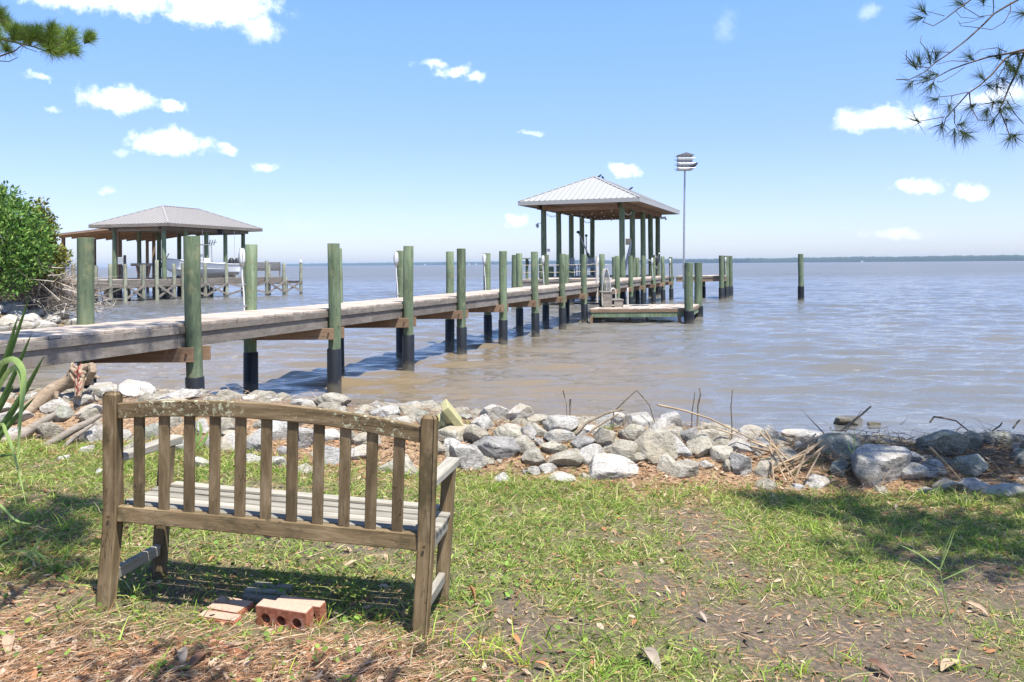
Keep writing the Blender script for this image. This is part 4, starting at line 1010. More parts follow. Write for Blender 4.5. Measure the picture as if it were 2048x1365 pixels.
zl_(560, 780, 2.4825, [(260, 65, 160, 85, 'y', 'pointed pale rock on top of the bank behind the middle of the bench'), (520, 122, 135, 75, 'p'), (110, 72, 105, 50, 'p'), (250, 232, 105, 65, 'p'), (130, 252, 95, 115, 'p'), (240, 342, 125, 125, 'g'), (580, 392, 195, 115, 'y', 'tan block rock seen through the right bench slats'), (400, 252, 105, 65, 'y'),
 (390, 322, 125, 85, 'p'), (600, 162, 95, 50, 'p'), (20, 225, 60, 85, 'p'), (15, 312, 55, 55, 'g'), (120, 402, 95, 65, 'y'), (780, 292, 65, 55, 'p')])
RO = []
for i, (px, py, w, h, tn, lab) in enumerate(RK):
    g = hit(px, py+h*.18); Y = g.y; s = Y/FPX
    kk_ = 1.22 if px > 1480 else 1.17
    dx, dz = w*s*kk_, h*s*kk_*1.03; dy = max(.09, min(.55, .5*(dx+dz)))
    c = atY(px, py, Y+dy*.12); c.y = Y+dy*.12
    size = 'large' if w*h > 3300 else ('small' if w*h < 900 else 'middling')
    if not lab:
        where = ('left of bench' if px < 205 else 'behind bench slats' if px < 840 else 'right of bench' if px < 1130 else 'centre of view' if px < 1480 else 'shaded right end')
        row = 'on the bank top' if py < (850 if px < 1480 else 890) else ('at the bank foot' if py > (925 if px < 1480 else 955) else 'midway up the bank')
        lab = f'{size} {words[tn]} rock {row}, {where}'
    RO.append((px, add_rock(c, (dx, dy, dz), 1000+i, tn, lab, base=ICO4 if w > 45 else ICO3)))
ordn = ['first', 'second', 'third', 'fourth', 'fifth', 'sixth', 'seventh', 'eighth', 'ninth', 'tenth', 'eleventh', 'twelfth']
byl = {}
for px, o in sorted(RO, key=lambda e: e[0]): byl.setdefault(o['label'], []).append(o)
for l, os_ in byl.items():
    if len(os_) > 1:
        for k, o in enumerate(os_): o['label'] = f'{l}, {ordn[min(k, 11)]} such from left'
# the back of the bank, down to the water, and hidden gaps
rr = random.Random(21); small = []; nfront = 0
for i in range(560):
    X = rr.uniform(-6.4, 7.6); s = rr.choice((rr.uniform(.1, 1.35), rr.uniform(.75, 1.35), rr.uniform(1.1, 2.4)))
    Y = float(yb(np.array([X]))[0])+s; d = rr.uniform(.12, .34)
    z = gz1(X, Y)-d*.22
    if s < 1.35: d *= .8 if s > .7 else .65; z = gz1(X, Y)-d*.16
    tn = rr.choice('ppgyym'); back = s > 1.35
    if back or nfront >= 90:
        small.append((rock_pts((d*rr.uniform(.9, 1.4), d*rr.uniform(.9, 1.3), d*rr.uniform(.6, .9)), 3000+i, ICO3)+np.array((X, Y, z)))); continue
    nfront += 1
    add_rock((X, Y, z), (d*rr.uniform(.9, 1.4), d*rr.uniform(.9, 1.3), d*rr.uniform(.6, .9)), 3000+i, tn,
             f'{words[tn]} rock on the water side of the bank, half hidden behind the front rocks' if back else f'small {words[tn]} rock filling a gap between bigger bank rocks', 'rocks filling the shore bank', base=ICO3, rz=rr.uniform(0, 6))
nv = len(ICO3[0]); V = np.concatenate(small); F = np.concatenate([ICO3[1]+k*nv for k in range(len(small))])
o = npmesh('rubble', V, F, M['rocky'], smooth=True); o.data.set_sharp_from_angle(angle=R(28)); tag(o, 'tan and grey rubble packed behind and between the bigger bank rocks', 'rubble', kind='stuff')
for px, py, w, h, lab in ((1701, 845, 66, 24, 'large wet brown rock awash just off the right end of the bank'), (1748, 848, 28, 12, 'small wet dark rock awash beside the larger wet one')):
    c = atZ(px, py, .03); s = c.y/FPX; add_rock((c.x, c.y, .0), (w*s, w*s*.7, h*s*1.5), 5000+px, 'w', lab, 'wet rocks awash')
# white rocks on the spit at far left
for i in range(70):
    px, py = rr.uniform(-30, 165), rr.uniform(598, 662); 
    if px > 100 and py < 610: continue
    g = hit(px, py, .1)
    if g.z < -.15 or g.y > 44: continue
    d = rr.uniform(.35, .85)*(g.y/30)
    add_rock((g.x, g.y, g.z+.02), (d*rr.uniform(1, 1.5), d, d*rr.uniform(.5, .75)), 6000+i, rr.choice('pppy'), 'bleached pale rock on the spit below the brush at far left', 'bleached rocks of the far left spit', base=ICO2, rz=rr.uniform(0, 6))

# concrete baluster fragment on the bank
bf = empty('baluster_fragment', atY(893, 838, hit(893, 858).y), (.25, .9, .35)); tag(bf, 'broken yellowish concrete baluster with square plinth lying on the rocks', 'baluster')
M['conc'] = plain('old_concrete', (.36, .33, .17), .9, 0, .35, 18, .5)
k_ = hit(893, 858).y/FPX
MB().box((0, 0, 14*k_), (52*k_, 52*k_, 15*k_), .006).build('plinth', M['conc'], bf)
MB().tube([(0, 0, z*k_) for z in (-40, -30, -28, -22, -20, -14, -12, -6, -4, 4, 7)], [r_*k_ for r_ in (11, 12, 15, 15, 12, 13, 17, 17, 14, 20, 22)], 16).build('ribbed_neck', M['conc'], bf, True)

# driftwood
M['drift'] = wood('driftwood', (.20, .14, .09), (.36, .27, .185), (.52, .42, .31), 'X', 8, 5, bump=.8)
M['driftg'] = wood('grey_branch', (.15, .125, .10), (.27, .23, .185), (.42, .36, .3), 'X', 9, 6, bump=.8)
def path_px(L, Y0):
    return [atY(px, py, Y0+dy) for px, py, dy in L]
def drift():
    Y0 = 8.1; k = Y0/FPX
    o0 = atY(100, 800, Y0); o = empty('driftwood_trunk', o0); tag(o, 'bleached driftwood trunk with knotted root end propped on the rocks at left', 'driftwood')
    def p(L): return [v-o0 for v in path_px(L, Y0)]
    MB().tube(p([(40, 838, -.2), (62, 815, -.1), (85, 797, 0), (108, 779, .05), (128, 768, .1), (146, 760, .12), (158, 752, .1)]), [k*a for a in (10, 14, 15, 14, 13, 17, 21)], 12).build('trunk', M['drift'], o, True)
    b = MB(); r_ = random.Random(5)
    P = rock_pts((k*52, k*40, k*44), 77, ICO4, 16, .16); c = p([(164, 750, .1)])[0]
    npmesh('root_burl', P+np.array(c), ICO4[1], M['drift'], o, smooth=True)
    for L, r0, r1 in (([(147, 748, .1), (146, 735, .1), (143, 726, .1)], 7, 4), ([(168, 742, .1), (175, 735, .05), (184, 731, .0)], 9, 6), ([(178, 746, .05), (188, 752, 0), (199, 757, -.05)], 6, 2),
                      ([(160, 760, 0), (158, 778, -.05), (155, 795, -.1)], 10, 6), ([(172, 758, .05), (182, 764, .05), (186, 770, .05)], 8, 3), ([(112, 785, -.05), (113, 798, -.08)], 6, 3), ([(150, 745, .2), (160, 737, .22), (172, 736, .2)], 7, 5), ([(184, 730, 0), (186, 742, -.02), (181, 754, .02)], 8, 8)):
        q = p(L); MB().tube(q, list(np.linspace(r0, r1, len(q))*k), 8).build('root', M['drift'], o, True)
    for nm, L, r0, lab in (('fallen_branch', [(-20, 895, -.1), (20, 882, -.1), (50, 868, 0), (80, 848, .05), (112, 828, .1)], 11, 'grey barkless branch lying at the foot of the rocks, left one of two'),
                           ('fallen_branch', [(92, 892, -.3), (118, 878, -.28), (150, 858, -.2), (178, 845, -.15), (202, 830, -.1)], 8, 'forked grey branch on the leaf litter left of the bench post, right one of two')):
        Y1 = 7.5; kk = Y1/FPX; q = path_px(L, Y1); b_ = MB().tube(q, [r0*kk*a for a in (.9, 1, 1, .85, .5)], 10)
        if r0 == 8: b_.tube(path_px([(125, 897, -.38), (150, 874, -.3), (185, 850, -.2)], Y1), [4*kk, 5*kk, 3*kk], 8)
        tag(b_.build(nm, M['driftg'], None, True), lab, 'branch')
drift()
# red shoots growing by the driftwood
M['redleaf'] = plain('red_shoot', (.32, .055, .045), .5, 0, .3, 20)
b = MB(); c = atY(155, 790, 7.9)
for k in range(14):
    t = k/13; a = k*2.4; h_ = .02+.24*t; l = .05
    b.raw([c+Vector((0, 0, h_)), c+Vector((math.cos(a)*l*.5-.008, math.sin(a)*l*.5, h_+.025)), c+Vector((math.cos(a)*l, math.sin(a)*l, h_+.06)), c+Vector((math.cos(a)*l*.5+.008, math.sin(a)*l*.5, h_+.025))], [(0, 1, 2, 3)])
b.tube([c, c+Vector((.01, 0, .28))], .004, 5)
tag(b.build('red_shoot', M['redleaf']), 'small red leafed shoot in front of the driftwood root', 'plant')

# thin sticks standing and lying on the bank
M['twig'] = wood('dry_twig', (.10, .075, .05), (.19, .15, .105), (.3, .25, .19), 'Z', 8, 6)
M['reed'] = wood('dry_reed', (.22, .15, .09), (.36, .265, .17), (.5, .395, .275), 'X', 8, 8)
ST = [([(1396, 812), (1401, 790), (1399, 776)], 2.0, 'twig', 'short dark twig standing upright on the bank, left of the tallest'), ([(1384, 825), (1388, 800), (1390, 784)], 1.3, 'twig', 'thin upright twig beside the slab rock'), ([(1464, 850), (1462, 815), (1465, 780)], 1.5, 'twig', 'lone thin upright twig rising clear against the water'),
      ([(1227, 825), (1252, 800), (1273, 781), (1286, 795), (1299, 811)], 1.5, 'twig', 'bent inverted-v twig standing over the bank'), ([(1126, 781), (1130, 797), (1133, 808)], 1.2, 'twig', 'tiny twig on top of the grey rock'), ([(1141, 797), (1140, 811)], 2.0, 'twig', 'short stub of twig on top of the bank'),
      ([(1152, 868), (1175, 845), (1210, 828), (1232, 822), (1249, 819)], 3.0, 'twig', 'grey branch leaning across the middle rocks'), ([(1160, 880), (1190, 857), (1237, 828)], 2.2, 'reed', 'pale stick leaning beside the grey branch'),
      ([(1315, 810), (1370, 822), (1420, 838), (1470, 862), (1530, 892)], 2.4, 'reed', 'long pale curved reed lying over the rocks toward the reed heap'), ([(1430, 857), (1470, 870), (1500, 885)], 1.6, 'reed', 'short pale reed lying under the long curved one'),
      ([(1672, 870), (1700, 848), (1725, 828), (1742, 813)], 2.6, 'twig', 'thick dark twig slanting up over the debris heap'), ([(1860, 845), (1868, 834), (1884, 836), (1912, 842), (1928, 855), (1944, 868)], 2.2, 'twig', 'forked dark twig arching over the right rocks'),
      ([(1985, 862), (2000, 852), (2004, 846)], 2, 'twig', 'short dark twig at the right end of the bank'), ([(1860, 895), (1890, 925), (1925, 965)], 2.2, 'reed', 'straight tan stick slanting down at right'), ([(2026, 857), (2034, 846), (2040, 840)], 2, 'twig', 'last twig at the right edge of the view')]
for si, (L, r_, mt, lab) in enumerate(ST):
    if si < 6:
        lo = max((L[0], L[-1]), key=lambda q: q[1]); L = [(lo[0]-1, lo[1]+42)]+L if lo is L[0] else L+[(lo[0]+1, lo[1]+42)]
    if si == 3: L = L+[(L[-1][0]+12, L[-1][1]+40)]
    g = hit(L[0][0], max(q[1] for q in L)+(4 if si > 5 else -8)); Y = g.y-.02 if g.y < 9 else 7.6
    pts = [atY(x, y, Y+.03*math.sin(i*2)) for i, (x, y) in enumerate(L)]
    o = MB().tube(pts, [r_*Y/FPX*(1-.45*i/len(L)) for i in range(len(L))], 6).build('stick', M[mt], None, True); tag(o, lab, 'stick')
REED = [((1520, 865), (1605, 950)), ((1530, 862), (1570, 925)), ((1545, 940), (1640, 885)), ((1560, 945), (1648, 880)), ((1575, 950), (1655, 888)), ((1570, 912), (1640, 872)), ((1600, 930), (1660, 890)), ((1535, 890), (1572, 962)), ((1550, 900), (1592, 965)), ((1585, 905), (1632, 868)),
        ((1540, 880), (1548, 968)), ((1612, 958), (1640, 905)), ((1590, 960), (1618, 890)), ((1555, 930), (1618, 905)), ((1495, 880), (1560, 905)), ((1500, 893), (1575, 912))]
for i, (a, b_) in enumerate(REED):
    Y = hit((a[0]+b_[0])/2, (a[1]+b_[1])/2+15).y-.06
    o = MB().tube([atY(*a, Y+.12*(900-a[1])/50), atY(*b_, Y+.12*(900-b_[1])/50)], [rr.uniform(1.5, 2.8)*Y/FPX, rr.uniform(1.1, 1.9)*Y/FPX], 7).build('reed_stalk', M['reed'], None, True)
    tag(o, 'broken tan reed stalk in the tangled heap between the pale rocks, right of centre', 'reed', 'reed stalks tangled in one heap')

# ------------------------------------------------------------------ strips (needles, blades, twigs) as arrays
def strips(base, direc, length, width, bend, cols, segs=2, up=None, twist=None, droop=True):
    """n blades: base (n,3), direc (n,3) unit start direction, bend (n,3) added quadratically; returns v, f, c"""
    n = len(base); t = np.linspace(0, 1, segs+1)
    P = base[:, None]+direc[:, None]*(length[:, None]*t)[..., None]+bend[:, None]*(t**2)[None, :, None]*length[:, None, None]
    side = np.cross(direc, up if up is not None else rng.normal(size=(n, 3))); side /= np.linalg.norm(side, axis=1)[:, None]+1e-9
    wv = (width[:, None]*(1-t**1.6)[None]+width[:, None]*.08)/2
    A = P-side[:, None]*wv[..., None]; B = P+side[:, None]*wv[..., None]
    V = np.stack([A, B], 2).reshape(n, -1, 3)
    m = (segs+1)*2; q = np.array([[2*i, 2*i+1, 2*i+3, 2*i+2] for i in range(segs)])
    F = (np.arange(n)[:, None, None]*m+q[None]).reshape(-1, 4)
    C = np.repeat(cols, m, 0)
    return V.reshape(-1, 3), F, C
def joinv(parts):
    V, F, C = [], [], []; o = 0
    for v, f, c in parts: V.append(v); F.append(f+o); C.append(c); o += len(v)
    return np.concatenate(V), np.concatenate(F), np.concatenate(C)

# ---------------------------------------------------------------- grass and litter
def in_view(n, y0=2.35, y1=7.4):
    y = np.sqrt(rng.uniform(y0*y0, y1*y1, n)); x = rng.uniform(-1, 1, n)*(.66*y+1.1); return x, y
def bench_block(x, y): return np.zeros(len(x), bool)
def build_grass():
    # fine blades in clumps
    nc = 22500; cx, cy = in_view(nc)
    keep = rng.random(nc) < grass_f(cx, cy)**1.15; cx, cy = cx[keep], cy[keep]
    k = rng.integers(4, 10, len(cx)); ix = np.repeat(np.arange(len(cx)), k); n = len(ix)
    x = cx[ix]+rng.normal(0, .022, n); y = cy[ix]+rng.normal(0, .022, n)
    hh = np.repeat(rng.uniform(.45, 1.25, len(cx)), k)
    s = y-yb(x); tall = 1+.25*sstep(-1.0, -.3, s)
    L = hh*rng.uniform(.04, .125, n)*tall
    a = rng.uniform(0, 2*np.pi, n); tilt = rng.uniform(.15, 1.25, n)
    d = np.stack([np.cos(a)*np.sin(tilt), np.sin(a)*np.sin(tilt), np.cos(tilt)], -1)
    bend = np.stack([np.cos(a)*.35, np.sin(a)*.35, -rng.uniform(.15, .6, n)], -1)
    pal = np.array([(.14, .235, .03), (.22, .325, .05), (.31, .40, .08), (.39, .42, .12), (.47, .42, .21), (.09, .165, .035)])
    ci = rng.choice(6, n, p=[.2, .25, .21, .13, .13, .08]); c = pal[ci]*rng.uniform(.75, 1.25, (n, 1))
    p1 = strips(np.stack([x, y, gz(x, y)-.004], -1), d, L, rng.uniform(.0036, .0078, n), bend, c, 2)
    # low mat of thin pale blades
    n = 130000; x, y = in_view(n); keep = rng.random(n) < .25+.75*grass_f(x, y); x, y = x[keep], y[keep]; n = len(x)
    a = rng.uniform(0, 2*np.pi, n); tilt = rng.uniform(.7, 1.5, n)
    d = np.stack([np.cos(a)*np.sin(tilt), np.sin(a)*np.sin(tilt), np.cos(tilt)], -1)
    pal2 = np.array([(.25, .31, .07), (.42, .40, .16), (.50, .42, .24), (.17, .23, .05)]); c = pal2[rng.choice(4, n, p=[.35, .25, .2, .2])]*rng.uniform(.75, 1.2, (n, 1))
    p2 = strips(np.stack([x, y, gz(x, y)+.002], -1), d, rng.uniform(.015, .05, n), rng.uniform(.0025, .0055, n), np.zeros((n, 3)), c, 1)
    # tall bright tufts in front, right of the bench leg
    tx, ty, tl = [], [], []
    for px, py, nn, ln in ((960, 1320, 26, .13), (1050, 1335, 16, .15), (1000, 1300, 14, .12), (870, 1290, 12, .12), (1190, 1350, 16, .10), (640, 1260, 10, .1), (700, 1240, 16, .08), (760, 1250, 14, .08), (1090, 1300, 10, .14), (560, 1345, 8, .09), (310, 1345, 10, .10), (1600, 1350, 22, .09), (1900, 1340, 26, .09), (1700, 1330, 16, .08), (1300, 1340, 14, .09),
                            (1880, 1190, 4, .22), (1440, 1180, 6, .1), (1560, 1100, 8, .12), (1620, 1060, 10, .12), (1680, 1020, 14, .14), (1840, 1000, 12, .16), (1950, 1010, 14, .15), (1990, 1110, 10, .14), (1350, 1000, 12, .11), (1180, 985, 16, .11), (980, 985, 18, .11), (560, 1000, 14, .1), (700, 985, 16, .1), (430, 1010, 12, .1), (60, 1030, 14, .12), (130, 1060, 16, .12), (20, 1080, 14, .13), (1500, 980, 10, .12), (1420, 985, 12, .12)):
        g = hit(px, py)
        for _ in range(nn): tx.append(g.x+random.gauss(0, .04)); ty.append(g.y+random.gauss(0, .03)); tl.append(ln*random.uniform(.5, 1.25))
    x, y, L = np.array(tx), np.array(ty), np.array(tl); n = len(x); a = rng.uniform(0, 2*np.pi, n); tilt = rng.uniform(.05, .6, n)
    d = np.stack([np.cos(a)*np.sin(tilt), np.sin(a)*np.sin(tilt), np.cos(tilt)], -1); bend = np.stack([np.cos(a)*.4, np.sin(a)*.4, -rng.uniform(.1, .4, n)], -1)
    c = np.array([(.30, .44, .055)])*rng.uniform(.7, 1.4, (n, 1)); c[:, 0] *= rng.uniform(.8, 1.25, n)
    p3 = strips(np.stack([x, y, gz(x, y)-.004], -1), d, L, rng.uniform(.004, .0075, n), bend, c, 4)
    # runners with short blades
    V, F, C = joinv([p1, p2, p3])
    tag(npmesh('grass', V, F, M['leafattr'], colors=C), 'thin patchy green grass growing through leaf litter on the bank', 'grass', kind='stuff')
build_grass()

def build_litter():
    # pine straw
    n = 78000; x, y = in_view(n); s = y-yb(x)
    keep = (rng.random(n) < (.15+.85*litter_f(x, y)*(1-.0*x))) & (s < 1.2); x, y = x[keep], y[keep]; n = len(x)
    a = rng.uniform(0, 2*np.pi, n); d = np.stack([np.cos(a), np.sin(a), rng.normal(.02, .10, n)], -1); d /= np.linalg.norm(d, axis=1)[:, None]
    pal = np.array([(.46, .25, .12), (.58, .37, .21), (.34, .165, .08), (.64, .48, .32), (.15, .085, .05)]); c = pal[rng.choice(5, n, p=[.3, .25, .2, .15, .1])]*rng.uniform(.7, 1.2, (n, 1))
    p1 = strips(np.stack([x, y, gz(x, y)+rng.uniform(.001, .014, n)], -1), d, rng.uniform(.04, .14, n), rng.uniform(.002, .0038, n), np.zeros((n, 3)), c, 1)
    n = 20000; x = rng.uniform(-2.4, .25, n); y = rng.uniform(2.35, 3.75, n)
    keep = rng.random(n) < sstep(3.7, 3.1, y)*sstep(.2, -.5, x)*(.45+.9*fbm(x*2.5, y*2.5)); x, y = x[keep], y[keep]; n = len(x)
    a = rng.normal(.2, .9, n); d = np.stack([np.cos(a), np.sin(a), rng.normal(.03, .13, n)], -1); d /= np.linalg.norm(d, axis=1)[:, None]
    pal = np.array([(.46, .26, .14), (.56, .38, .24), (.32, .16, .085), (.58, .45, .32)]); c = pal[rng.choice(4, n)]*rng.uniform(.65, 1.15, (n, 1))
    p2 = strips(np.stack([x, y, gz(x, y)+rng.uniform(.003, .024, n)], -1), d, rng.uniform(.04, .15, n), rng.uniform(.002, .0036, n), rng.normal(0, .15, (n, 3)), c, 2)
    V, F, C = joinv([p1, p2])
    tag(npmesh('pine_straw', V, F, M['dryattr'], colors=C), 'reddish brown pine straw scattered over the soil and around the bricks', 'pine straw', kind='stuff')
    # small dead leaves and chips: bent quads of 2 x 2 faces
    n = 33000; x, y = in_view(n); x[:6000] = rng.uniform(-2.2, .4, 6000); y[:6000] = rng.uniform(2.35, 3.4, 6000); s = y-yb(x)
    keep = (rng.random(n) < (.05+.95*litter_f(x, y)**1.5)) & (s < 1.25); x, y = x[keep], y[keep]; n = len(x)
    L = rng.uniform(.016, .058, n); W = L*rng.uniform(.28, .5, n)
    a = rng.uniform(0, 2*np.pi, n); ti = rng.normal(0, .28, n); tr = rng.normal(0, .3, n)
    ux = np.stack([np.cos(a)*np.cos(ti), np.sin(a)*np.cos(ti), np.sin(ti)], -1); vx = np.stack([-np.sin(a)*np.cos(tr), np.cos(a)*np.cos(tr), np.sin(tr)], -1)
    P = np.stack([x, y, gz(x, y)+.006+np.abs(ti)*L*.3], -1)
    cup = rng.uniform(-.1, .4, n)[:, None]*np.array([[0, 0, 1.]])
    tt = [(-.5, 0), (-.18, -.5), (-.18, .5), (.22, -.42), (.22, .42), (.5, 0)]
    V = np.stack([P+ux*(p*L)[:, None]+vx*(q*W)[:, None]+cup*(abs(q)*W)[:, None] for p, q in tt], 1)
    F = (np.arange(n)[:, None, None]*6+np.array([[0, 1, 2, 2], [1, 3, 4, 2], [3, 5, 5, 4]])[None]).reshape(-1, 4)
    tri = np.concatenate([np.arange(n)[:, None]*6+np.array(q) for q in ([0, 1, 2], [1, 3, 2], [3, 4, 2], [3, 5, 4])])
    pal = np.array([(.35, .215, .125), (.44, .31, .21), (.25, .135, .075), (.46, .355, .26), (.35, .17, .085), (.14, .085, .055)]); c = pal[rng.choice(6, n)]*rng.uniform(.7, 1.15, (n, 1))
    tag(npmesh('dead_leaf_litter', V.reshape(-1, 3), tri, M['dryattr'], colors=np.repeat(c, 6, 0)), 'small brown dead leaves littering the bank below the rocks and bench', 'leaf litter', kind='stuff')
    # pennywort: round little leaves on the left
    n = 8500; x, y = in_view(n, 2.4, 5.4)
    f = np.clip(fbm(x*2+7, y*2+1)*1.9-.55, 0, 1)*sstep(.9, -.3, x)+.45*sstep(3.1, 2.6, y)*sstep(-.1, .6, x); keep = rng.random(n) < f; x, y = x[keep], y[keep]; n = len(x)
    k = 7; r_ = rng.uniform(.005, .014, n); h_ = rng.uniform(.012, .05, n); a0 = rng.uniform(0, 6.28, n); tx, ty = rng.normal(0, .35, n), rng.normal(0, .35, n)
    an = a0[:, None]+np.linspace(0, 2*np.pi, k, endpoint=False)[None]
    V = np.stack([x[:, None]+r_[:, None]*np.cos(an), y[:, None]+r_[:, None]*np.sin(an), (gz(x, y)+h_)[:, None]+r_[:, None]*(np.cos(an)*tx[:, None]+np.sin(an)*ty[:, None])], -1).reshape(-1, 3)
    F = np.arange(n*k).reshape(n, k); c = np.array([(.17, .25, .045)])*rng.uniform(.6, 1.5, (n, 1)); c[:, 0] *= rng.uniform(.75, 1.2, n)
    tag(npmesh('ground_cover', V, F, M['leafattr'], colors=np.repeat(c, k, 0)), 'round leaved green ground cover under and around the bench', 'ground cover', kind='stuff')
build_litter()

# big fallen leaves, one by one
def leaf_mesh(L, W, curl, seed):
    r = random.Random(seed); n = 9; V = []
    for i in range(n+1):
        t = i/n; w = W*math.sin(math.pi*min(1, t*.93+.03))**.8*(1-.25*t); z = curl*L*(math.sin(t*math.pi)*.5-t*t*.4)
        for q in (-1, -.5, 0, .5, 1):
            V.append(((t-.5)*L, q*w/2, z+abs(q)**1.5*w*.35*(1+.4*math.sin(t*5+seed))+r.uniform(-1, 1)*.0015))
    F = [[i*5+j, (i+1)*5+j, (i+1)*5+j+1, i*5+j+1] for i in range(n) for j in range(4)]
    return V, F
def leaf_mat(name, a, b_):
    m, w, b = material(name); tc = w.add('ShaderNodeTexCoord').outputs['Object']
    sp = w.add('ShaderNodeSeparateXYZ', {0: tc}); n = w.noise(tc, 40, 5, .6).outputs[0]
    c = w.mix(n, a, b_); vein = w.rng(w.math('ABSOLUTE', sp.outputs[1]), 0, .0018, .35, 0); c = w.mix(vein, c, [min(1, x*1.5) for x in b_])
    w.set(b.inputs['Base Color'], c); b.inputs['Roughness'].default_value = .5; return m
LM = [leaf_mat('tan_leaf', (.30, .20, .125), (.45, .33, .225)), leaf_mat('rust_leaf', (.27, .11, .05), (.46, .23, .10)), leaf_mat('grey_leaf', (.24, .195, .15), (.38, .315, .25)), leaf_mat('dark_leaf', (.09, .05, .035), (.2, .11, .07))]
BL = [(945, 1207, .085, 1, 1.2, 'upright rust coloured leaf just right of the right bench leg'), (1030, 1290, .09, 1, .1, 'rust leaf under the tall grass tuft right of the bench'), (1405, 1245, .07, 2, .3, 'pale leaf on bare soil right of centre'), (1785, 1160, .08, 3, .2, 'dark red-brown leaf on the bare soil at right'),
      (1955, 1230, .11, 0, .3, 'long tan leaf with a hole on the soil at far right'), (1390, 1065, .05, 0, .4, 'small tan leaf standing in grass at upper right'), (1300, 1330, .16, 2, .1, 'long pale curled leaf near the bottom edge, centre'), (1900, 1340, .13, 0, .1, 'broad tan leaf at the bottom right'), (1760, 1350, .12, 3, .2, 'dark leaf among bright weeds at bottom right'),
      (700, 1140, .08, 0, .4, 'curled tan leaf below the bench seat'), (735, 1225, .07, 0, .3, 'tan leaf in the bench shadow near the right leg'), (400, 1335, .14, 3, .1, 'long dark leaf lying at the bottom edge below the bricks'), (360, 1325, .11, 2, .1, 'wide grey-brown leaf beside the long dark leaf'), (470, 1300, .06, 0, .2, 'pinkish tan leaf below the upright bricks'),
      (20, 1300, .15, 0, .1, 'broad tan leaf at the left edge'), (130, 1290, .07, 2, .1, 'pale leaf left of the left bench leg'), (250, 1275, .05, 1, .6, 'small rust leaf stood on edge in the pine straw'), (425, 1125, .05, 1, .3, 'small rust leaf in the grass between the bench legs'), (1150, 1175, .05, 2, .5, 'small pale leaf in the middle grass'), (1200, 1150, .05, 0, .2, 'tan leaf right of the small pale one'),
      (1335, 1190, .05, 0, .7, 'tan leaf stood on edge in grass, right of centre'), (1270, 1255, .06, 1, .2, 'rust leaf on bare soil in the centre foreground'), (1085, 1345, .08, 1, .2, 'rust leaf at the bottom edge, centre'), (890, 1340, .06, 0, .2, 'tan leaf at the bottom edge right of the bench leg'), (1165, 1040, .045, 0, .4, 'small tan leaf in the sunny grass right of the bench seat'), (955, 1100, .06, 0, .8, 'tan leaf stood on edge beside the front bench leg'),
      (1580, 1140, .05, 2, .1, 'pale leaf at the edge of the tree shade'), (1650, 1165, .05, 1, .3, 'rust leaf at the left of the bare soil patch'), (1090, 945, .09, 0, .2, 'tan leaf among the rocks left of the biggest pale rock'), (1280, 935, .1, 0, .3, 'large tan leaf tucked right of the biggest pale rock'), (1078, 892, .06, 1, .9, 'rust leaf stood up between the middle rocks')]
for i, (px, py, L, mi, tip, lab) in enumerate(BL):
    g = hit(px, py); V, F = leaf_mesh(L, L*rr.uniform(.34, .44), rr.uniform(-.2, .35), i)
    o = npmesh('fallen_leaf', V, F, LM[mi], smooth=True); o.location = g+Vector((0, 0, .012+L*.4*math.sin(min(tip, 1.4)))); o.rotation_euler = (rr.uniform(-.2, .2), -tip if i % 2 else tip, rr.uniform(-1.2, 1.2)); tag(o, lab, 'leaf', 'large fallen leaves')

# ---------------------------------------------------------------- bricks and old slats under the bench
def brick_mat():
    m, w, b = material('red_brick'); tc = w.add('ShaderNodeTexCoord').outputs['Object']; oi = w.add('ShaderNodeObjectInfo').outputs['Random']
    p = w.vec('ADD', tc, w.add('ShaderNodeCombineXYZ', {0: oi, 1: oi}).outputs[0]); n = w.noise(p, 60, 6, .7).outputs[0]; n2 = w.noise(p, 14, 4, .6).outputs[0]
    c = w.ramp(n, [(.3, (.21, .065, .035)), (.5, (.36, .125, .065)), (.7, (.47, .21, .13))]); c = w.mix(w.rng(n2, .5, .68, 0, .6), c, (.5, .39, .31))
    w.set(b.inputs['Base Color'], c); b.inputs['Roughness'].default_value = .9
    w.set(b.inputs['Normal'], w.add('ShaderNodeBump', {'Height': n, 'Strength': .7, 'Distance': .006}).outputs[0]); return m
M['brick'] = brick_mat()
M['mortar'] = plain('bleached_brick_edge', (.44, .30, .225), .95, 0, .25, 40, .5)
